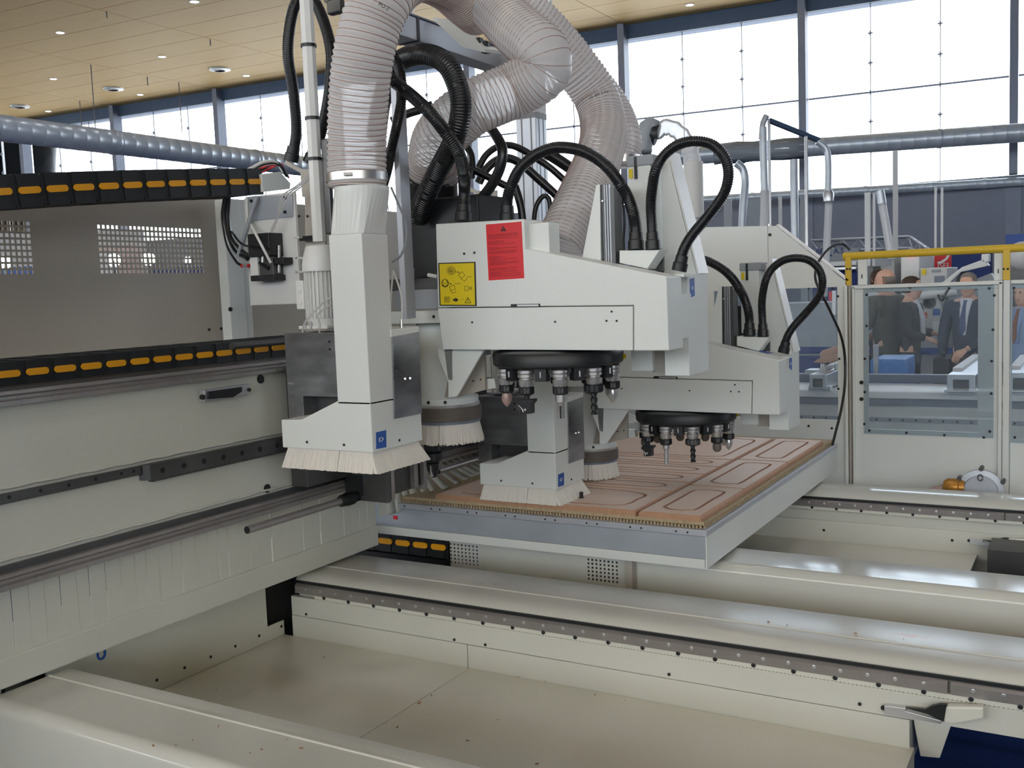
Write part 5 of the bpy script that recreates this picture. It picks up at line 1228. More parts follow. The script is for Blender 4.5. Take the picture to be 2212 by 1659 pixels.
conduit('slim black cable hanging from the guard edge down to the far table corner', [(1836, 540, 5.5), (1822, 528, 5.5), (1800, 531, 5.45), (1780, 548, 5.4), (1764, 575, 5.35), (1762, 605, 5.3), (1776, 636, 5.3), (1798, 682, 5.35), (1816, 724, 5.4), (1825, 770, 5.45), (1825, 830, 5.45), (1817, 885, 5.42), (1806, 930, 5.4), (1798, 962, 5.38)], 0.0068, ribbed=False, grp=None, name='cable', cat='cable', n=10)

# ------------------------------------------------------------------ parts of the near head standing behind the hood
def hpart(b, name, m, smooth=False, bev=0.0): return b.build(name, m, head, smooth=smooth, bev=bev)
q0 = dp(690, 522, 3.36); q1 = V((q0.x, q0.y, dp(668, -25, 3.36).z))
R = [[p + V((0.023 * math.cos(math.pi / 4 * k + 0.39), 0.023 * math.sin(math.pi / 4 * k + 0.39), 0)) for k in range(8)] for p in (q0, q1)]
hpart(MB().rings(R), 'riser_tube', 'plast')
for y in (108, 260, 346): MB().lathe([(0.024, -0.005), (0.0262, -0.005), (0.0262, 0.005), (0.024, 0.005)], V((q0.x, q0.y, dp(680, y, 3.36).z)), (0, 0, 1), 12, cap=False).build('cable_tie', 'black', head)
c0, c1 = dp(691, 300, 3.32), dp(713, 505, 3.32)
hpart(MB().box((c0.x, c0.y, c1.z), (c0.x + 0.03, c0.y + 0.02, c0.z)), 'black_cover', 'darksteel', bev=0.006)
c0, c1 = dp(847, 172, 3.22), dp(862, 690, 3.22)
hpart(MB().box((c0.x - 0.008, c0.y, c1.z), (c0.x + 0.014, c0.y + 0.05, c0.z)), 'hood_rail', 'alup', bev=0.001)
hpart(MB().tube(spline([dp(845, 405, 3.16), dp(860, 440, 3.14), dp(876, 480, 3.12), dp(877, 520, 3.12), dp(866, 552, 3.13), dp(848, 566, 3.15)], 0.01), 0.0035, 8), 'thin_cable', 'midgrey', smooth=True)
hpart(MB().tube(spline([dp(849, 584, 3.16), dp(862, 620, 3.15), dp(868, 650, 3.15), dp(868, 700, 3.15)], 0.01), 0.003, 8), 'thin_cable', 'plast', smooth=True)
hpart(MB().tube(spline([dp(849, 584, 3.16), dp(846, 620, 3.15), dp(843, 660, 3.15), dp(843, 700, 3.15)], 0.01), 0.003, 8), 'thin_cable', 'plast', smooth=True)
hpart(MB().cyl(dp(867, 690, 3.12), dp(868, 712, 3.12), 0.005, 10), 'fitting', 'steel', smooth=True)
for k in range(2): hpart(MB().tube(spline([dp(716, 640 + 18 * k, 3.12), dp(696, 656 + 14 * k, 3.12), dp(674 + 12 * k, 678 + 4 * k, 3.12), dp(657 + 34 * k, 700, 3.13), dp(654 + 36 * k, 718, 3.14)], 0.01), 0.0028, 8), 'air_tube', 'clearpipe', smooth=True)

# ------------------------------------------------------------------ hose boom on its mast
bm = thing('hose_boom', 'overhead grey boom on a white aluminium mast carrying the clear hoses', 'boom', dp(1150, 480, 4.5))
m0 = dp(1122, 470, 4.45); m1 = dp(1117, 238, 4.45)
MB().box((m0.x, m0.y, 1.3), (m0.x + 0.098, m0.y + 0.098, m1.z)).build('mast', 'alup', bm, bev=0.002)
for fx_ in (0.028, 0.074): MB().box((m0.x + fx_ - 0.003, m0.y - 0.001, 1.3), (m0.x + fx_ + 0.003, m0.y + 0.004, m1.z - 0.02)).build('mast_groove', 'darksteel', bm)
for fy_ in (0.03, 0.07): MB().box((m0.x + 0.094, m0.y + fy_ - 0.003, 1.3), (m0.x + 0.099, m0.y + fy_ + 0.003, m1.z - 0.02)).build('mast_groove', 'darksteel', bm)
zc_ = dp(1120, 256, 4.45).z
MB().box((m0.x - 0.002, m0.y - 0.002, zc_ - 0.012), (m0.x + 0.1, m0.y + 0.1, zc_ + 0.012)).build('mast_collar', 'darksteel', bm)
MB().box((m0.x - 0.001, m0.y - 0.001, zc_ + 0.012), (m0.x + 0.099, m0.y + 0.099, zc_ + 0.55)).build('mast', 'plast', bm)
c = dp(985, 104, 4.2)
MB().box((c.x - 0.045, c.y - 0.5, c.z - 0.04), (c.x + 0.045, m0.y + 0.3, c.z + 0.045)).build('boom_arm', 'alup', bm, bev=0.002)
MB().box((c.x - 0.05, c.y - 0.5, c.z + 0.047), (c.x + 0.05, m0.y + 0.3, c.z + 0.053)).build('boom_cover', 'mull', bm)
MB().box((c.x - 0.03, m0.y, c.z - 0.03), (m0.x + 0.09, m0.y + 0.09, c.z + 0.035)).build('boom_arm', 'alup', bm)
for x, y in ((904, 66), (1086, 132)):
    yy = at(x, y, 'X', c.x + 0.047).y
    MB().box((c.x - 0.048, yy - 0.008, c.z - 0.043), (c.x + 0.048, yy + 0.008, c.z + 0.05)).build('boom_tie', 'black', bm)
br_ = [dp(933, 40, 3.95), dp(940, 38, 3.95), dp(1004, 94, 3.95), dp(1048, 106, 3.95), dp(1046, 113, 3.95), dp(998, 101, 3.95)]
MB().prism(br_, (0.05, 0.09, 0.0)).build('hose_cradle', 'paint', bm)
for x, y in ((1008, 86), (1030, 92), (1046, 100)): MB().box(dp(x - 8, y - 10, 4.0), dp(x - 8, y - 10, 4.0) + V((0.03, 0.03, -0.045))).build('clamp_block', 'black', bm, bev=0.004)
c2_ = dp(1110, -10, 4.3)
MB().prism([dp(1085, -20, 4.15), dp(1120, -20, 4.15), dp(1190, 44, 4.35), dp(1178, 56, 4.35)], (0.02, 0.05, 0)).build('hose_cradle', 'mull', bm)
for x, y in ((1146, 22), (1166, 32)):
    MB().box(dp(x - 9, y - 8, 4.2), dp(x - 9, y - 8, 4.2) + V((0.035, 0.03, -0.035))).build('clamp_block', 'black', bm, bev=0.004)
    MB().cyl(dp(x, y - 8, 4.2), dp(x + 12, y - 40, 4.2), 0.005, 8).build('clamp_rod', 'steel', bm, smooth=True)
MB().box(dp(1168, -6, 4.2), dp(1168, -6, 4.2) + V((0.04, 0.03, -0.03))).build('clamp_nut', 'steel', bm, bev=0.004)
MB().cyl(dp(884, 36, 4.2), dp(893, 6, 4.2), 0.012, 8).build('clamp_rod', 'plast', bm, smooth=True)
bl = [dp(712, -8, 3.6), dp(716, 10, 3.6), dp(706, 8, 3.6), dp(710, 22, 3.6)]
# small loose chain piece beside the conduit loop
MB().box(dp(704, 0, 3.5), dp(704, 0, 3.5) + V((0.06, 0.03, -0.05))).build('clamp_block', 'darksteel', bm, bev=0.006)
MB().cyl(dp(704, 0, 3.5), V((c.x, c.y - 0.45, c.z)), 0.01, 8).build('clamp_rod', 'darksteel', bm)
# ------------------------------------------------------------------ window guard behind the far girder
GY = 5.9
G = lambda x, y, v=GY: at(x, y, 'Y', v)
def gx(x, y=800): return G(x, y).x
def gz(y, x=1980): return G(x, y).z
guard = thing('machine_guard', 'cream sheet metal guard with clear windows behind the far girder', 'guard', (-1.2, GY, 0.0))
def gbox(x0, y0, x1, y1, yo, th, name, m, bev=0.002, par=None, xr=1980):
    a = G(x0, (y0 + y1) / 2); b = G(x1, (y0 + y1) / 2)
    return MB().box((a.x, GY + yo, gz(y1, xr)), (b.x, GY + yo + th, gz(y0, xr))).build(name, m, par or guard, bev=bev)
# left wing with its sloped corner
zA = gz(620, 1760)
MB().prism([G(1420, 493), G(1657, 488), V((G(1657, 488).x, GY, zA)), V((G(1420, 493).x, GY, zA))], (0, 0.012, 0)).build('wing_panel', 'paint', guard)
MB().prism([G(1659, 488), G(1676, 488), G(1828, 609), V((G(1828, 609).x, GY, zA)), V((G(1659, 488).x, GY, zA))], (0, 0.012, 0)).build('wing_panel', 'paint', guard)
e0, e1 = G(1676, 486), G(1829, 607); MB().prism([e0, e0 + V((0.012, 0, 0.004)), e1 + V((0.012, 0, 0.004)), e1], (0, 0.05, 0)).build('wing_edge', 'white', guard)
MB().cyl(G(1660, 484, GY - 0.004), G(1661, 489, GY - 0.004), 0.008, 8).build('wing_stud', 'steel', guard)
bolt('wing_screw', G(1663, 507, GY - 0.002), (0, -1, 0), guard, 0.009, 0.004)
zB = gz(906, 1760)
xw0, xw1 = gx(1545), gx(1810)
MB().box((gx(1420), GY, 0.0), (gx(1829), GY + 0.012, zB)).build('wing_panel', 'paint', guard)
MB().box((gx(1420), GY, zB), (xw0, GY + 0.012, zA)).build('wing_panel', 'paint', guard)
MB().box((xw1, GY, zB), (gx(1829), GY + 0.012, zA)).build('wing_panel', 'paint', guard)
MB().box((xw0 - 0.03, GY + 0.014, zB - 0.05), (xw1 + 0.02, GY + 0.018, zA + 0.03)).build('wing_window', 'guardglass', guard)
MB().box((xw0, GY - 0.004, zA - 0.004), (xw1, GY, zA + 0.012)).build('wing_lip', 'paint', guard)
for q in ((1747, 622), (1798, 623), (1810, 640), (1813, 775), (1811, 840), (1747, 920), (1797, 925)): bolt('window_screw', G(q[0], q[1], GY - 0.001), (0, -1, 0), guard, 0.007, 0.003)
# post, door and right field
MB().box((gx(1826), GY - 0.02, 0), (gx(1833), GY + 0.05, gz(612))).build('guard_post', 'paint', guard, bev=0.002)
MB().box((gx(1835), GY - 0.02, 0), (gx(1840), GY + 0.05, gz(612))).build('guard_post', 'grey', guard, bev=0.002)
def window_field(x0, x1, yt, wx0, wx1, wy0, wy1, nm):
    d = []
    MB().box((gx(x0), GY, gz(wy0)), (gx(x1), GY + 0.014, gz(yt))).build(nm, 'paint', guard, bev=0.002)
    MB().box((gx(x0), GY, 0), (gx(x1), GY + 0.014, gz(wy1))).build(nm, 'paint', guard, bev=0.002)
    MB().box((gx(x0), GY, gz(wy1)), (gx(wx0), GY + 0.014, gz(wy0))).build(nm, 'paint', guard, bev=0.001)
    MB().box((gx(wx1), GY, gz(wy1)), (gx(x1), GY + 0.014, gz(wy0))).build(nm, 'paint', guard, bev=0.001)
    MB().box((gx(x0), GY - 0.02, gz(yt + 8)), (gx(x1), GY, gz(yt))).build('door_edge', 'paint', guard, bev=0.003)
window_field(1842, 2165, 612, 1876, 2112, 628, 930, 'door_panel')
MB().box((gx(1843), GY - 0.02, 0), (gx(1848), GY, gz(615))).build('door_edge', 'paint', guard, bev=0.002)
MB().box((gx(2157), GY - 0.02, 0), (gx(2165), GY, gz(615))).build('door_edge', 'paint', guard, bev=0.002)
MB().box((gx(1866), GY - 0.006, gz(940)), (gx(2147), GY - 0.002, gz(617))).build('door_window', 'guardglass', guard)
for q in ((1885, 622), (1966, 621), (2050, 623), (2137, 623), (1872, 637), (1872, 704), (1868, 775), (1868, 847), (1867, 916), (1878, 930), (1958, 935), (2040, 940), (2125, 945), (2138, 932), (2141, 850), (2142, 780), (2145, 712), (2148, 638)): bolt('window_screw', G(q[0], q[1], GY - 0.007), (0, -1, 0), guard, 0.007, 0.003)
for q in ((1861, 826), (1861, 862)): bolt('door_bolt', G(q[0], q[1], GY - 0.003), (0, -1, 0), guard, 0.011, 0.005)
MB().box((gx(2167), GY - 0.02, 0), (gx(2181), GY + 0.05, gz(612))).build('guard_post', 'paint', guard, bev=0.002)
window_field(2183, 2420, 612, 2186, 2400, 630, 940, 'door_panel')
MB().box((gx(2184), GY - 0.006, gz(948)), (gx(2405), GY - 0.002, gz(619))).build('door_window', 'guardglass', guard)
for q in ((2190, 622), (2192, 945)): bolt('window_screw', G(q[0], q[1], GY - 0.007), (0, -1, 0), guard, 0.007, 0.003)
# yellow guard rail standing on the frame, with two cream stubs
yr_ = thing('guard_rail', 'yellow guard rail on two flat posts above the window guard', 'railing', (gx(2000), GY + 0.02, gz(612)))
zr = gz(546)
MB().cyl(V((gx(1822), GY + 0.02, zr)), V((gx(2420), GY + 0.02, zr)), 0.021, 16).build('rail_tube', 'railyellow', yr_, smooth=True)
for x0, x1 in ((1827, 1839), (2165, 2180)):
    p_ = MB().box((gx(x0), GY, gz(611.5)), (gx(x1), GY + 0.03, zr - 0.005)).build('rail_post', 'railyellow', yr_, bev=0.002)
    for y in (581,): bolt('post_screw', G(x0 + 3, y, GY - 0.001), (0, -1, 0), p_, 0.006, 0.003); bolt('post_screw', G(x1 - 3, y, GY - 0.001), (0, -1, 0), p_, 0.006, 0.003)
for x0, x1 in ((1852, 1871), (2145, 2164)):
    MB().box((gx(x0), GY + 0.03, gz(611.5)), (gx(x1), GY + 0.06, gz(553))).build('stub_post', 'paint', guard, bev=0.002)
    MB().box((gx(x1 - 11), GY + 0.026, gz(597)), (gx(x1 - 9), GY + 0.03, gz(588))).build('stub_slot', 'black', guard)
# round motor flange and brass fitting behind the far girder, in front of the guard
mf = thing('round_flange', 'grey round motor flange with lugs standing behind the far girder', 'motor', at(2116, 1055, 'Y', 5.6))
c = at(2118, 1062, 'Y', 5.6)
MB().lathe([(0.075, 0.06), (0.105, 0.05), (0.112, 0.03), (0.112, 0.0), (0.085, -0.004), (0.08, -0.012), (0.0, -0.012)], c, (0, 1, 0), 32, cap=False).build('flange', 'alup', mf, smooth=True)
for k in range(6):
    a = 1.05 * k + 0.5; p = c + V((math.cos(a) * 0.118, 0.02, math.sin(a) * 0.118)); MB().cyl(p + V((0, -0.03, 0)), p + V((0, 0.03, 0)), 0.012, 8).build('lug', 'darksteel', mf, smooth=True)
MB().tube([c + V((0.012 * math.cos(k * 0.6), -0.015, 0.075 + 0.016 * math.sin(k * 0.6))) for k in range(11)], 0.003, 6).build('mark', 'darksteel', mf)
MB().box((c.x - 0.05, 5.66, 0.0), (c.x + 0.05, 5.75, c.z)).build('flange_foot', 'alup', mf)
bf = thing('brass_gearbox', 'small brass coloured fitting left of the grey motor flange', 'fitting', at(2060, 1050, 'Y', 5.6))
c = at(2061, 1052, 'Y', 5.6)
MB().lathe([(0.03, -0.05), (0.045, -0.03), (0.045, 0.02), (0.038, 0.026), (0.038, 0.05)], c, (1, 0, 0), 12).build('body', mat('brass', (196, 140, 66), 0.35, 0.6, var=0.15, scale=30), bf, smooth=True)
MB().cyl(c + V((-0.11, 0, -0.03)), c + V((-0.05, 0, -0.01)), 0.022, 10).build('pipe_end', 'copper', bf, smooth=True)
MB().box((c.x - 0.03, 5.57, 0.0), (c.x + 0.03, 5.63, c.z - 0.03)).build('foot', 'darksteel', bf)
# ------------------------------------------------------------------ second machine and visitors behind the guard
def bb(x0, y0, x1, y1, Y, th, name, m, par=None, bev=0.004, zlow=None):
    a = at(x0, (y0 + y1) / 2, 'Y', Y); b = at(x1, (y0 + y1) / 2, 'Y', Y); xm = (x0 + x1) / 2
    z1 = at(xm, y0, 'Y', Y).z; z0 = at(xm, y1, 'Y', Y).z if zlow is None else zlow
    return MB().box((a.x, Y, z0), (b.x, Y + th, z1)).build(name, m, par, bev=bev)
far_bed = thing('far_machine_bed', 'pale machine bed with rail seen through the guard windows', 'machine bed', (-1.2, 7.2, 0))
zbed = at(1900, 845, 'Y', 7.2).z
MB().box((-3.2, 7.2, 0), (2.0, 7.75, zbed - 0.10)).build('bed_body', 'offwhite', far_bed, bev=0.004)
MB().box((-3.2, 7.18, zbed - 0.05), (2.0, 7.75, zbed)).build('bed_top', 'white', far_bed, bev=0.008)
MB().box((-3.2, 7.19, zbed - 0.1), (2.0, 7.3, zbed - 0.052)).build('bed_rail', 'mull', far_bed)
MB().box((-3.2, 7.194, zbed - 0.21), (2.0, 7.2, zbed - 0.18)).build('bed_rack', 'midgrey', far_bed)
x = -2.0
while x < 0.2: bolt('rack_bolt', (x, 7.193, zbed - 0.195), (0, -1, 0), far_bed, 0.007, 0.003); x += 0.085
MB().box((-3.2, 7.78, zbed), (2.0, 7.86, zbed + 0.06)).build('bed_rail', 'mull', far_bed)
def pod_rail(x, y0, w, h, y1, lab):
    t = thing('pod_rail', lab, 'support rail', (x, y0, zbed))
    MB().box((x - w / 2, y0, zbed + 0.012), (x + w / 2, y1, zbed + h)).build('rail_body', 'alu', t, bev=0.006)
    MB().box((x - w * 0.28, y0 - 0.003, zbed + 0.03), (x + w * 0.28, y0, zbed + h - 0.03)).build('end_cap', 'darksteel', t)
    MB().box((x - w * 0.62, y0 + 0.04, zbed), (x + w * 0.62, y0 + 0.12, zbed + 0.03)).build('rail_shoe', 'alu', t)
    MB().box((x - w * 0.5, y0 + 0.3, zbed + h), (x - w * 0.15, y1, zbed + h + 0.02)).build('rail_slide', 'white', t)
    return t
zq_ = lambda x: at(x, 830, 'Y', 7.1).x
pod_rail(zq_(1765), 7.12, 0.12, 0.12, 8.3, 'aluminium support rail in the left guard window under the wooden part')
pod_rail(zq_(2078), 7.05, 0.17, 0.13, 8.6, 'aluminium support rail in the door window at its lower right corner')
pod_rail(at(2206, 860, 'Y', 7.1).x, 7.1, 0.17, 0.14, 8.4, 'aluminium support rail at the right picture edge behind the guard')
# clamped wooden workpiece
cw = thing('vacuum_clamp', 'chrome clamp under the pink wooden part', 'clamp', at(1780, 800, 'Y', 7.5))
c = at(1778, 795, 'Y', 7.5)
MB().lathe([(0.05, -0.05), (0.05, -0.03), (0.02, -0.02), (0.018, 0.03), (0.03, 0.045)], c, (0, 0, 1), 16).build('clamp_pillar', 'steel', cw, smooth=True)
MB().box((c.x - 0.12, c.y - 0.05, zbed + 0.12), (c.x + 0.06, c.y + 0.1, c.z - 0.045)).build('clamp_base', 'alu', cw, bev=0.004)
MB().cyl(c + V((0.09, 0.02, -0.04)), c + V((0.09, 0.02, 0.03)), 0.014, 10).build('clamp_pillar', 'steel', cw, smooth=True)
wd = mat('pink_wood', (212, 172, 150), 0.5, var=0.06, scale=12)
wp_ = thing('wooden_part', 'pinkish curved wooden seat part clamped in the left guard window', 'wood part', at(1785, 770, 'Y', 7.5))
q = [at(x, y, 'Y', 7.45) for x, y in ((1755, 784), (1764, 777), (1775, 772), (1830, 755), (1830, 776), (1790, 784))]
MB().prism(q, (0.02, 0.22, 0)).build('lower_blank', wd, wp_, bev=0.008)
q = [at(x, y, 'Y', 7.47) for x, y in ((1769, 763), (1776, 757), (1800, 749), (1830, 743), (1830, 760), (1795, 767), (1788, 781), (1774, 782))]
MB().prism(q, (0.02, 0.2, 0)).build('upper_blank', wd, wp_, bev=0.012)
b = bb(1880, 776, 1955, 822, 8.4, 0.5, 'board', 'lightblue', bev=0.01, zlow=0.0); tag(b, 'bright blue board standing behind the rail in the door window', 'board')
tag(bb(1886, 745, 1896, 815, 8.2, 0.05, 'post', 'alup', zlow=0.0), 'grey upright post in front of the bright blue board', 'post')
tag(MB().prism([at(1933, 776, 'Y', 8.38), at(1955, 778, 'Y', 8.38), at(1962, 795, 'Y', 8.38), at(1957, 815, 'Y', 8.38), at(1925, 815, 'Y', 8.38)], (0, 0.02, 0)).build('sheet', 'lightblue'), 'light blue sheet leaning at the right end of the bright blue board', 'sheet')
# white machine with a dark round port
wm = thing('white_machine', 'white machine front with dark round port and blue square behind the suited men', 'machine', at(2015, 800, 'Y', 11.6))
MB().prism([at(1978, 640, 'Y', 11.6), at(2024, 630, 'Y', 11.6), at(2042, 690, 'Y', 11.6), at(2046, 850, 'Y', 11.6), at(1972, 850, 'Y', 11.6)], (0, 0.8, 0)).build('front_panel', 'offwhite', wm, bev=0.006)
MB().lathe([(0.062, 0), (0.068, -0.01), (0.058, -0.012), (0.05, 0.0)], at(2007, 654, 'Y', 11.59), (0, -1, 0), 24).build('round_port', 'darksteel', wm, smooth=True)
MB().box(at(2015, 667, 'Y', 11.585), at(2031, 681, 'Y', 11.6)).build('blue_square', 'blue', wm)
MB().box(at(2014, 695, 'Y', 11.52), at(2036, 722, 'Y', 11.6)).build('paper_tray', 'white', wm, bev=0.004)
MB().box(at(1994, 675, 'Y', 11.57), at(2003, 688, 'Y', 11.6)).build('orange_button', mat('orange', (226, 104, 60), 0.4), wm, bev=0.004)
MB().box((at(1880, 756, 'Y', 11.55).x, 11.5, at(1950, 764, 'Y', 11.55).z), (at(2112, 756, 'Y', 11.55).x, 11.59, at(1950, 752, 'Y', 11.55).z)).build('reflected_stripe', 'blue', wm)  # solid blue bar standing for a stripe reflected in the guard windows
MB().cyl(at(1985, 639, 'Y', 11.3), at(2066, 630, 'Y', 11.3), 0.045, 14).build('white_tube', 'white', wm, smooth=True)
MB().tube(spline([at(2026, 636, 'Y', 11.2), at(2034, 650, 'Y', 11.2), at(2044, 632, 'Y', 11.2), at(2050, 622, 'Y', 11.2)], 0.02), 0.012, 8).build('tube_cable', 'black', wm, smooth=True)
# grey cabinet filling the left guard window; navy band stands for a reflected stripe
lc = thing('grey_cabinet', 'blue grey cabinet with a dark blue band seen in the left guard window', 'cabinet', at(1760, 800, 'Y', 10.2))
bb(1640, 655, 1808, 750, 10.2, 0.6, 'cabinet_body', 'midgrey', lc); bb(1640, 750, 1808, 764, 10.18, 0.6, 'reflected_band', 'navy', lc); bb(1640, 764, 1808, 860, 10.2, 0.6, 'cabinet_body', 'midgrey', lc, zlow=0)
bb(1640, 775, 1770, 830, 9.6, 0.4, 'blue_board', 'navy', lc, zlow=0)
for x, y0, y1, m in ((1797, 628, 680, 'white'), (1790, 630, 650, 'red')): bb(x, y0, x + 8, y1, 10.15, 0.05, 'cabinet_sticker', m, lc)
# machines and signs above the guard top
def far_box(x0, y0, x1, y1, Y, th, m, lab, cat='machine', zlow=0.0, name='far_machine', extra=()):
    t = thing(name, lab, cat, at((x0 + x1) / 2, y1, 'Y', Y))
    bb(x0, y0, x1, y1, Y, th, 'body', m, t, bev=0.01, zlow=zlow)
    for (a, b_, c_, d_, mm, nm) in extra: bb(a, b_, c_, d_, Y - 0.02, 0.03, nm, mm, t, bev=0.002)
    return t
far_box(1884, 548, 1932, 640, 13.5, 1.2, 'offwhite', 'pale grey machine housing behind the balding man', extra=((1890, 555, 1925, 575, 'midgrey', 'screen'),))
far_box(1946, 544, 1986, 640, 13.2, 1.2, 'plast', 'pale cabinet with a small glowing red display', extra=((1963, 546, 1973, 553, 'ledred', 'red_display'),))
far_box(1988, 578, 2046, 660, 12.6, 1.0, 'offwhite', 'low grey white machine box with a yellow sticker', extra=((1991, 581, 2000, 594, 'labyel', 'yellow_sticker'), (2012, 582, 2032, 588, 'midgrey', 'name_plate'), (2018, 596, 2040, 612, 'wallgrey', 'screen')))
far_box(1872, 575, 1886, 620, 13.0, 0.6, 'darksteel', 'small dark machine box left of the pale housing')
far_box(1760, 565, 1850, 575, 15.5, 0.4, 'white', 'bright white shelf board above the sloped guard corner', 'shelf', zlow=None, name='shelf_board')
far_box(1760, 577, 1850, 584, 15.4, 0.4, 'alu', 'silver shelf board just under the white one', 'shelf', zlow=None, name='shelf_board')
far_box(1755, 586, 1850, 640, 15.8, 0.4, 'navy', 'dark navy counter below the two shelf boards', 'counter', name='counter')
nb_ = far_box(1985, 545, 2140, 640, 17.5, 0.3, 'navy', 'dark navy partition board behind the red banner', 'partition', name='partition')
# inclined grey hopper and white dust bag
hp = thing('inclined_arm', 'light grey inclined machine arm rising to the right above the guard', 'machine arm', at(2040, 608, 'Y', 12.0))
MB().prism([at(2020, 622, 'Y', 12), at(2040, 622, 'Y', 12), at(2075, 588, 'Y', 12), at(2135, 574, 'Y', 12), at(2125, 560, 'Y', 12), at(2078, 577, 'Y', 12)], (0, 0.25, 0)).build('arm_cover', 'plast', hp, bev=0.006)
MB().tube(spline([at(2085, 585, 'Y', 12.05), at(2070, 605, 'Y', 12.05), at(2066, 625, 'Y', 12.05)], 0.03), 0.02, 8).build('arm_cable', 'darksteel', hp, smooth=True)
MB().prism([at(2090, 610, 'Y', 12.1), at(2140, 590, 'Y', 12.1), at(2150, 608, 'Y', 12.1), at(2150, 630, 'Y', 12.1), at(2090, 630, 'Y', 12.1)], (0, 0.3, 0)).build('arm_base', 'midgrey', hp)
MB().box((at(2050, 625, 'Y', 12.1).x, 12.05, 0), (at(2150, 625, 'Y', 12.1).x, 12.5, at(2060, 615, 'Y', 12.1).z)).build('arm_base', 'midgrey', hp)
MB().box(at(2120, 549, 'Y', 12), at(2140, 566, 'Y', 12.2)).build('arm_head', 'white', hp, bev=0.01)
db = thing('dust_bag', 'round white dust bag at the right edge above the yellow rail', 'bag', at(2205, 590, 'Y', 11.0))
c = at(2210, 550, 'Y', 11.0); vs = []
R = []
for i in range(13):
    a = math.pi * i / 12; R.append([c + V((math.cos(6.283 * k / 20), math.sin(6.283 * k / 20), 0)) * (0.14 * math.sin(a) * (1 + 0.06 * math.sin(k * 2.2 + i))) + V((0, 0, 0.16 * math.cos(a) * (0.8 if i < 6 else 1.0))) for k in range(20)])
MB().rings(R[::-1], cap=False).build('bag_cloth', 'offwhite', db, smooth='all')
MB().box((c.x - 0.12, c.y - 0.05, 0.0), (c.x + 0.1, c.y + 0.1, c.z - 0.12)).build('bag_stand', 'darksteel', db)
far_box(2172, 505, 2230, 535, 18.5, 0.2, 'blue', 'plain blue sign panel in the upper right against the grey wall', 'sign', zlow=None, name='sign_panel')
# lettered fascia under a truss
fa = thing('fascia_board', 'grey fascia board with dark letters under the truss', 'sign', at(1800, 560, 'Y', 16.0))
bb(1745, 537, 1856, 583, 16.0, 0.12, 'board', 'midgrey', fa, bev=0.004, zlow=0.0)
def text(s, size, m, parent, loc, name='lettering', rot=(math.pi / 2, 0, 0), ext=0.004, align='CENTER'):
    fc = bpy.data.curves.new(name, 'FONT'); fc.body = s; fc.size = size; fc.extrude = ext; fc.align_x = align; fc.align_y = 'CENTER'
    o = bpy.data.objects.new(name, fc); COL.objects.link(o); bpy.context.view_layer.update()
    me = bpy.data.meshes.new_from_object(o.evaluated_get(bpy.context.evaluated_depsgraph_get())); bpy.data.objects.remove(o)
    me.transform(Matrix.Rotation(rot[0], 4, 'X'))
    return put(name, me, m, parent, loc=V(loc))
text('BEK', 0.115, 'navy', fa, at(1776, 543, 'Y', 15.99)); text('O  A.S', 0.115, 'navy', fa, at(1800, 543, 'Y', 15.99))
bb(1793, 550, 1797, 554, 15.99, 0.01, 'mark', 'navy', fa, bev=0)
def truss(p, q, h, lab, n=8, dy=0.25):
    t = thing('truss', lab, 'truss', p)
    d = q - p
    for oz, oy in ((0, 0), (h, 0), (0, dy), (h, dy)):
        o_ = V((0, oy, -oz)); MB().cyl(p + o_, q + o_, 0.02, 8).build('chord', 'alu', t, smooth=True)
    for i in range(n):
        a = p + d * (i / n); b_ = p + d * ((i + 1) / n)
        MB().cyl(a + V((0, 0, -h if i % 2 else 0)), b_ + V((0, 0, 0 if i % 2 else -h)), 0.011, 6).build('brace', 'alu', t)
        MB().cyl(a + V((0, 0, 0)), b_ + V((0, dy, 0)), 0.011, 6).build('brace', 'alu', t)
    return t
truss(at(1752, 520, 'Y', 16.1), at(1962, 511, 'Y', 16.1), 0.17, 'silver lattice truss over the grey fascia board', 12)
truss(at(1962, 511, 'Y', 16.15), at(2006, 541, 'Y', 16.15), 0.17, 'short silver lattice truss sloping down at the end of the long one', 4)
bn = thing('red_banner', 'red banner with a white swoosh and white letters behind the rail', 'banner', at(2036, 578, 'Y', 15.0))
bb(2018, 541, 2055, 582, 15.0, 0.03, 'banner_cloth', 'red', bn, bev=0.004)
b = MB(); S_ = lambda x, y: at(x, y, 'Y', 14.985)
P_ = [S_(2024, 566), S_(2032, 564), S_(2042, 558), S_(2050, 546), S_(2052, 551), S_(2046, 561), S_(2036, 568), S_(2027, 570)]
b.prism(P_, (0, 0.006, 0)); b.build('swoosh', 'white', bn)
text('ISEI', 0.10, 'white', bn, S_(2037, 574))
MB().cyl(at(2020, 600, 'Y', 15.05), at(2018, 536, 'Y', 15.05), 0.014, 8).build('banner_pole', 'alu', bn)
MB().box((S_(2018, 600).x, 15.0, 0), (S_(2055, 600).x, 15.2, S_(2036, 586).z)).build('banner_foot', 'navy', bn)
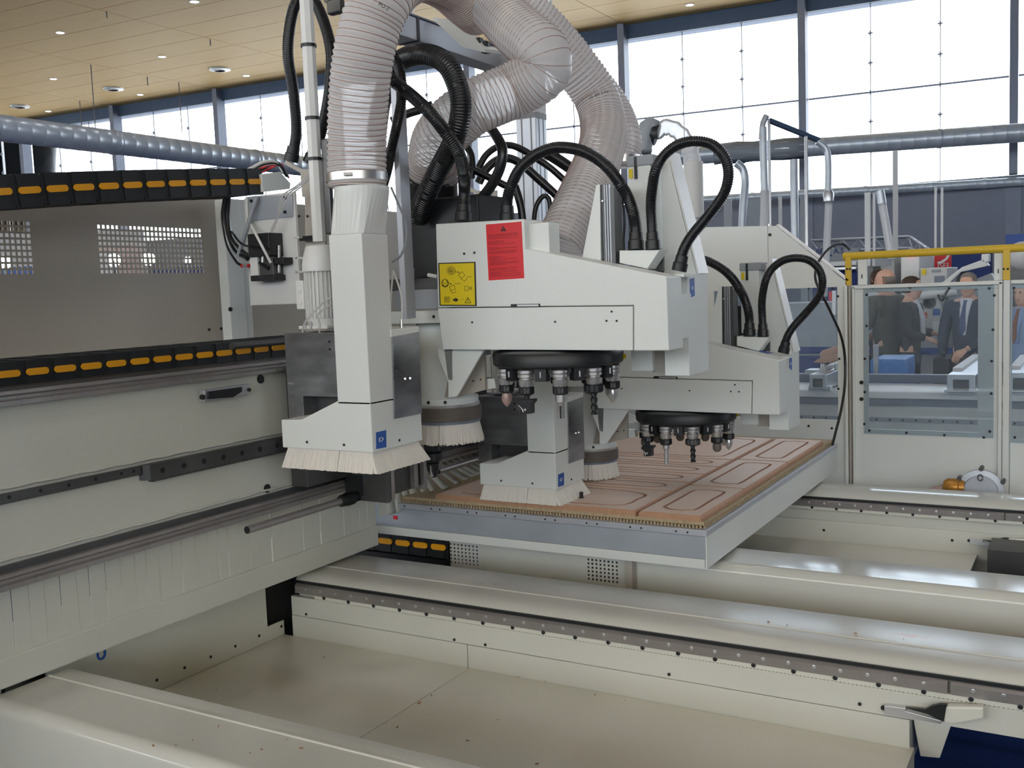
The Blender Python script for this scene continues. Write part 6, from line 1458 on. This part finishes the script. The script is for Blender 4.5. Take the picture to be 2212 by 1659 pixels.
# spot lamps seen through the holes of the rear cover
for k, ((x, y), l) in enumerate([((246, 562), 'glaring spot lamp seen through the left part of the hole grid'), ((321, 560), 'glaring spot lamp seen through the middle of the hole grid'), ((405, 563), 'smaller spot lamp seen through the right part of the hole grid'), ((10, 566), 'glaring spot lamp seen through the hole grid at the left picture edge')]):
    p = dp(x, y, 14.0); t = thing('spot_lamp', l, 'lamp', p, 'spot lamps behind the rear cover')
    MB().lathe([(0.10 if k != 2 else 0.06, 0.0), (0.07, 0.12), (0.03, 0.16)], p, (p - CP), 16).build('lamp_body', 'darksteel', t, smooth=True)
    d = (CP - p).normalized(); MB().lathe([(0.09 if k != 2 else 0.052, 0.004), (0.09 if k != 2 else 0.052, 0.012)], p, d, 16).build('lamp_lens', 'lit', t)
    MB().cyl((p.x, p.y, 0), p, 0.015, 8).build('lamp_stand', 'darksteel', t)
for i, (x0, y0, x1, y1, D, m, l) in enumerate([(200, 545, 236, 600, 16, 'white', 'white booth wall seen through the left columns of holes'), (195, 528, 300, 542, 17, 'copper', 'pinkish booth board seen through the middle row of holes'), (330, 575, 450, 640, 15, 'navy', 'blue booth counter seen through the lower right holes'), (205, 495, 300, 527, 19, 'offwhite', 'pale booth fascia seen through the upper left holes'), (-30, 575, 70, 640, 15, 'blue', 'blue booth counter seen through the left hole grid'), (300, 515, 450, 560, 20, 'midgrey', 'grey booth wall seen through the middle right holes'), (-30, 500, 70, 560, 19, 'offwhite', 'pale booth wall seen through the left hole grid')]):
    p, q = dp(x0, y1, D), dp(x1, y0, D)
    tag(MB().prism([V((p.x, p.y, 0)), V((q.x, q.y, 0)), V((q.x, q.y, q.z)), V((p.x, p.y, q.z))], (-0.1, 0.2, 0)).build('booth_wall', m), l, 'booth')
# far flexible elbow and filter cylinder left of the teardrop loop
fd = thing('flexible_elbow', 'grey flexible duct elbow with a black band beside the teardrop conduit loop', 'duct', dp(1410, 300, 7.0))
pth = spline([dp(1388, 330, 7.0), dp(1392, 300, 7.0), dp(1402, 272, 7.0), dp(1412, 280, 7.0)], 0.02)
MB().tube(pth, lambda i: 0.062 + 0.004 * (i % 2), 20).build('elbow', 'midgrey', fd, smooth='all')
MB().lathe([(0.075, -0.02), (0.075, 0.02)], dp(1414, 290, 7.0), (0.8, 0.2, -0.3), 20).build('band', 'black', fd, smooth=True)
pth = spline([dp(1416, 285, 7.0), dp(1445, 275, 7.0), dp(1475, 295, 7.0), dp(1492, 330, 7.0), dp(1496, 362, 7.0)], 0.012)
MB().tube(pth, lambda i: 0.056 + 0.004 * math.sin(i * 1.2), 20).build('clear_bend', 'clearpipe', fd, smooth='all')
fc_ = thing('filter_cylinder', 'white ribbed filter cylinder standing behind the slanted cover', 'filter', dp(1500, 480, 7.0))
p = dp(1500, 478, 7.0)
pr_ = []
for k in range(28): pr_ += [(0.068, 0.02 + k * 0.014), (0.066, 0.027 + k * 0.014)]
MB().lathe(pr_, p, (0, 0, 1), 24).build('cylinder', 'offwhite', fc_, smooth='all')
MB().cyl((p.x, p.y, 0), p + V((0, 0, 0.03)), 0.05, 16).build('stand', 'alup', fc_, smooth=True)
# ------------------------------------------------------------------ visitors
def skin_mesh(nodes, edges, lev=1):
    me = bpy.data.meshes.new('tmp'); me.from_pydata([n[:3] for n in nodes], edges, [])
    o = bpy.data.objects.new('tmp', me); COL.objects.link(o)
    o.modifiers.new('s', 'SKIN'); sd = o.modifiers.new('d', 'SUBSURF'); sd.levels = lev; sd.render_levels = lev
    if not me.skin_vertices: me.skin_vertices.new()
    sv = me.skin_vertices[0].data
    for i, n in enumerate(nodes):
        rx = n[3]; ry = n[4] if len(n) > 4 else n[3]
        sv[i].radius = (rx, ry); sv[i].use_root = (i == 0)
    bpy.context.view_layer.update()
    m2 = bpy.data.meshes.new_from_object(o.evaluated_get(bpy.context.evaluated_depsgraph_get()))
    bpy.data.objects.remove(o); return m2
def mb_mesh(b, me): return b.add([tuple(v.co) for v in me.vertices], [tuple(p.vertices) for p in me.polygons])
def hand(b, w, d, palm_n, side):
    """palm and five fingers from wrist w along d; palm_n = direction the palm faces; side = +1/-1 thumb side"""
    d = V(d).normalized(); n = V(palm_n); n = (n - d * n.dot(d)).normalized(); t = d.cross(n) * side
    w = V(w); R = []
    for s, a, c in ((-0.01, 0.024, 0.019), (0.03, 0.034, 0.018), (0.07, 0.041, 0.016), (0.095, 0.038, 0.013)):
        R.append([w + d * s + t * (a * math.cos(k * math.pi / 6)) + n * (c * math.sin(k * math.pi / 6)) for k in range(12)])
    b.rings(R)
    for i, (L, o_) in enumerate(((0.072, 0.029), (0.082, 0.010), (0.076, -0.010), (0.060, -0.028))):
        p0 = w + d * 0.08 + t * o_
        b.tube(spline([p0, p0 + d * L * 0.45 + n * 0.006, p0 + d * L * 0.75 + n * 0.022, p0 + d * L * 0.85 + n * 0.045], 0.012), 0.0088, 8)
    p0 = w + d * 0.03 + t * 0.028
    b.tube(spline([p0, p0 + t * 0.022 + d * 0.022 + n * 0.01, p0 + t * 0.024 + d * 0.052 + n * 0.02, p0 + t * 0.016 + d * 0.072 + n * 0.03], 0.012), 0.0105, 8)
def person(x, Y, ytop, face, lab, jacket, trousers, shirt, tie, hair, arms, bald=False, headturn=0.0, gd=None):
    top = at(x, ytop, 'Y', Y); H = top.z; k = H / 1.75
    t = thing('person', lab, 'person', (top.x, Y, 0.0))
    Rz = Matrix.Rotation(face, 4, 'Z'); T = Matrix.Translation((top.x, Y, 0)) @ Rz @ Matrix.Scale(k, 4)
    def fin(b, name, m, smooth='all', par=None):
        b.v = [tuple(T @ V(p)) for p in b.v]
        return b.build(name, m, par or t, smooth=smooth)
    # local frame: facing -Y, z up, height 1.75
    sh, el, wr = {}, {}, {}
    for s in (-1, 1):
        sh[s] = V((0.185 * s, 0.0, 1.43)); el[s] = V(arms[s][0]); wr[s] = V(arms[s][1])
    nodes = [(0, 0.01, 0.96, 0.15, 0.105), (0, 0.0, 1.12, 0.135, 0.10), (0, -0.005, 1.30, 0.155, 0.11), (0, 0.01, 1.44, 0.11, 0.08), (0, 0.01, 1.52, 0.055, 0.055), (0, -0.01, 1.58, 0.05, 0.05)]
    edges = [(0, 1), (1, 2), (2, 3), (3, 4), (4, 5)]
    for s in (-1, 1):
        i = len(nodes)
        nodes += [(*sh[s], 0.06), (*el[s], 0.043), (*wr[s], 0.029)]; edges += [(3, i), (i, i + 1), (i + 1, i + 2)]
        i = len(nodes)
        nodes += [(0.09 * s, 0.01, 0.88, 0.085), (0.10 * s, 0.0, 0.50, 0.056), (0.105 * s, 0.02, 0.09, 0.040), (0.12 * s, -0.10, 0.035, 0.036)]; edges += [(0, i), (i, i + 1), (i + 1, i + 2), (i + 2, i + 3)]
    b = MB(); mb_mesh(b, skin_mesh(nodes, edges))
    # head: rings with jaw, brow and nose
    hc = V((0, -0.018, 1.632)); R = []
    Hm = Matrix.Translation(hc) @ Matrix.Rotation(headturn, 4, 'Z')
    for z, rx, ry, oy in ((-0.118, 0.026, 0.03, -0.035), (-0.105, 0.045, 0.055, -0.022), (-0.075, 0.060, 0.078, -0.008), (-0.035, 0.070, 0.090, 0.0), (0.01, 0.075, 0.096, 0.003), (0.05, 0.074, 0.096, 0.006), (0.085, 0.062, 0.082, 0.008), (0.108, 0.038, 0.052, 0.008), (0.118, 0.010, 0.014, 0.008)):
        ring = []
        for q in range(20):
            a = 2 * math.pi * q / 20; p = V((rx * math.cos(a), oy + ry * math.sin(a), z))
            if q == 15 and -0.05 < z < 0.03: p.y -= 0.022 if z < -0.02 else 0.010
            ring.append(Hm @ p)
        R.append(ring)
    b.rings(R)
    for s in (-1, 1):
        e = [[Hm @ V((s * (0.072 + 0.012 * math.sin(math.pi * i / 4)), 0.012 + 0.02 * math.cos(6.283 * q / 8) * math.sin(math.pi * (i + 0.5) / 5), 0.0 + 0.034 * math.sin(6.283 * q / 8) * math.sin(math.pi * (i + 0.5) / 5))) for q in range(8)] for i in range(5)]
        b.rings(e)
        dr = (wr[s] - el[s]).normalized(); hand(b, wr[s], dr + V((0, -0.1, -0.25)), V((-s, 0.2, 0)) if dr.z < -0.6 else V((-s * 0.3, 0.2, -0.6)), s if dr.z < -0.6 else -s)
    body = fin(b, 'body', 'skin')
    b = MB()
    for s in (-1, 1): b.lathe([(0.004, 0), (0.009, 0.003), (0.004, 0.006)], Hm @ V((s * 0.030, -0.088, 0.012)), Hm.to_3x3() @ V((0, -1, 0)), 8)
    fin(b, 'eye', 'ink')
    b = MB(); c = Hm @ V((0, -0.084, -0.062)); u = Hm.to_3x3() @ V((0.022, 0, 0)); n = Hm.to_3x3() @ V((0, -0.006, 0)); z = V((0, 0, 0.004))
    b.prism([c - u, c - u * 0.4 - z, c + u * 0.4 - z, c + u, c + u * 0.4 + z, c - u * 0.4 + z], n); fin(b, 'mouth', 'redink', False)
    b = MB(); R = []
    for z, rx, ry, oy, cut in ((-0.055, 0.074, 0.093, 0.010, 0.028), (0.0, 0.079, 0.100, 0.010, 0.03), (0.045, 0.080, 0.103, 0.008, 0.016), (0.085, 0.068, 0.09, 0.009, 0.0), (0.112, 0.042, 0.058, 0.008, 0.0), (0.124, 0.012, 0.016, 0.008, 0.0)):
        if bald and z > 0.06: continue
        R.append([Hm @ V((rx * math.cos(6.283 * q / 20), max(oy + ry * math.sin(6.283 * q / 20), -0.2 if cut == 0 else (-0.055 if z > 0.03 else -0.005) * (0.3 if bald else 1)), z)) for q in range(20)])
    fin(b.rings(R), 'hair', hair)
    # clothing: trousers and shoes, shirt, jacket with sleeves
    nodes = [(0, 0.01, 0.97, 0.165, 0.122), (0, 0.01, 1.03, 0.16, 0.118)]; edges = [(0, 1)]
    for s in (-1, 1):
        i = len(nodes); nodes += [(0.092 * s, 0.01, 0.86, 0.10), (0.103 * s, 0.0, 0.50, 0.078), (0.108 * s, 0.015, 0.07, 0.064)]; edges += [(0, i), (i, i + 1), (i + 1, i + 2)]
    b = MB(); mb_mesh(b, skin_mesh(nodes, edges)); fin(b, 'trousers', trousers)
    b = MB()
    for s in (-1, 1): b.rings([[V((0.11 * s + 0.048 * w_ * math.cos(6.283 * q / 12), y_, max(0.0, h_ * 0.5 + h_ * 0.5 * math.sin(6.283 * q / 12)))) for q in range(12)] for y_, w_, h_ in ((0.09, 0.7, 0.07), (0.03, 1.0, 0.10), (-0.06, 1.05, 0.07), (-0.15, 0.9, 0.05), (-0.19, 0.5, 0.035))])
    fin(b, 'shoe', 'black')
    def coat(r, name, m, low, sleeves=True, slim=1.0):
        nodes = [(0, 0.01, low, 0.185 * slim * r, 0.135 * r), (0, 0.005, 1.12, 0.165 * slim * r, 0.125 * r), (0, 0.0, 1.30, 0.18 * slim * r, 0.132 * r), (0, 0.012, 1.43, 0.135 * r, 0.095 * r), (0, 0.014, 1.485, 0.072 * r, 0.066 * r)]
        edges = [(0, 1), (1, 2), (2, 3), (3, 4)]
        if sleeves:
            for s in (-1, 1):
                i = len(nodes); e2 = el[s].lerp(wr[s], 0.92)
                nodes += [(*(sh[s] + V((0, 0, -0.005))), 0.082), (*el[s], 0.064), (*e2, 0.047)]; edges += [(3, i), (i, i + 1), (i + 1, i + 2)]
        b = MB(); mb_mesh(b, skin_mesh(nodes, edges)); return fin(b, name, m)
    jk = coat(1.0, 'jacket', jacket, 0.82)
    if shirt:
        b = MB(); n = 7; L = []
        for i in range(n):
            z = 1.50 - 0.36 * i / (n - 1); w_ = 0.062 * (1 - i / (n - 1) * 0.72); y = -(0.068 + 0.075 * min(1, i / 3.0)) - 0.012
            L.append((w_, y, z))
        vs = [V((s_ * w_, y + (0.02 if s_ else -0.004), z)) for w_, y, z in L for s_ in (-1, 0, 1)]
        fs = [(3 * i + j, 3 * i + j + 1, 3 * i + j + 4, 3 * i + j + 3) for i in range(n - 1) for j in range(2)]
        vs2 = [v + V((0, 0.03, 0)) for v in vs]; m_ = len(vs)
        b.add(vs + vs2, fs + [tuple(q + m_ for q in f[::-1]) for f in fs] + [(3 * i, 3 * i + 3, 3 * i + 3 + m_, 3 * i + m_) for i in range(n - 1)] + [(3 * i + 2, 3 * i + 2 + m_, 3 * i + 5 + m_, 3 * i + 5) for i in range(n - 1)])
        fin(b, 'shirt', shirt)
        if tie:
            b = MB(); P = [(0.018, -0.088, 1.485), (0.013, -0.108, 1.455), (0.026, -0.166, 1.30), (0.032, -0.172, 1.20), (0.0, -0.172, 1.14)]
            vs = [V((s_ * w_, y, z)) for w_, y, z in P for s_ in (-1, 1)]; vs2 = [v + V((0, 0.008, 0)) for v in vs]; m_ = len(vs)
            fs = [(2 * i, 2 * i + 1, 2 * i + 3, 2 * i + 2) for i in range(4)]
            b.add(vs + vs2, fs + [tuple(q + m_ for q in f[::-1]) for f in fs] + [(2 * i, 2 * i + 2, 2 * i + 2 + m_, 2 * i + m_) for i in range(4)] + [(2 * i + 1, 2 * i + 1 + m_, 2 * i + 3 + m_, 2 * i + 3) for i in range(4)])
            fin(b, 'tie', tie, False)
    return t
M['suit'] = mat('dark_suit', (34, 38, 50), 0.8, var=0.1, scale=40)
M['greysuit'] = mat('grey_suit', (58, 66, 84), 0.8, var=0.1, scale=40)
M['olive'] = mat('olive_coat', (92, 92, 84), 0.85, var=0.1, scale=30)
M['lightblueshirt'] = mat('light_blue_shirt', (150, 172, 206), 0.8, var=0.05)
M['whiteshirt'] = mat('white_shirt', (224, 226, 232), 0.8, var=0.03)
M['brownhair'] = mat('brown_hair', (70, 52, 42), 0.7, var=0.2, scale=60)
M['greyhair'] = mat('grey_hair', (134, 126, 120), 0.7, var=0.2, scale=60)
M['browncloth'] = mat('brown_trousers', (88, 74, 66), 0.85, var=0.1, scale=30)
M['tieblue'] = mat('blue_tie', (70, 84, 124), 0.6, var=0.1, scale=60)
M['tiebrown'] = mat('brown_tie', (140, 96, 72), 0.6, var=0.1, scale=60)
front = {-1: ((-0.24, -0.02, 1.16), (-0.13, -0.22, 1.10)), 1: ((0.24, -0.02, 1.16), (0.13, -0.23, 1.14))}
folded = {-1: ((-0.25, -0.02, 1.15), (-0.07, -0.22, 0.98)), 1: ((0.25, -0.02, 1.15), (0.06, -0.23, 0.97))}
hang = {-1: ((-0.25, 0.03, 1.15), (-0.24, -0.06, 0.90)), 1: ((0.25, 0.03, 1.15), (0.24, -0.06, 0.90))}
bag = {-1: ((-0.245, 0.0, 1.15), (-0.255, -0.02, 0.88)), 1: ((0.25, -0.02, 1.15), (0.05, -0.23, 1.0))}
person(1966, 10.6, 597, 1.45, 'man in a dark suit seen from the side through the door window', 'suit', 'suit', 'whiteshirt', None, 'brownhair', front)
person(2093, 10.3, 589, -0.25, 'man in a grey suit with white shirt and blue tie facing the machine', 'greysuit', 'browncloth', 'whiteshirt', 'tieblue', 'greyhair', bag)
person(2212, 10.0, 608, -0.5, 'man in a light blue shirt and brown tie cut by the right picture edge', 'lightblueshirt', 'greysuit', 'lightblueshirt', 'tiebrown', 'brownhair', hang)
person(1914, 10.9, 582, -2.2, 'balding man in an olive coat with his back half turned, head above the guard', 'olive', 'olive', None, None, 'greyhair', front, bald=True, headturn=0.6)
person(1896, 12.4, 582, 0.9, 'dark haired man in a white shirt behind the balding man', 'whiteshirt', 'greysuit', None, None, 'brownhair', hang)
bc = thing('briefcase', 'black briefcase hanging from the hand of the grey suited man', 'bag', at(2034, 815, 'Y', 10.2))
p = at(2036, 768, 'Y', 10.2)
MB().box((p.x - 0.07, 10.1, p.z - 0.34), (p.x + 0.07, 10.45, p.z - 0.02)).build('case', 'black', bc, bev=0.012)
MB().tube(spline([V((p.x, 10.2, p.z - 0.03)), V((p.x, 10.22, p.z + 0.02)), V((p.x, 10.32, p.z + 0.02)), V((p.x, 10.34, p.z - 0.03))], 0.01), 0.008, 8).build('handle', 'black', bc, smooth=True)
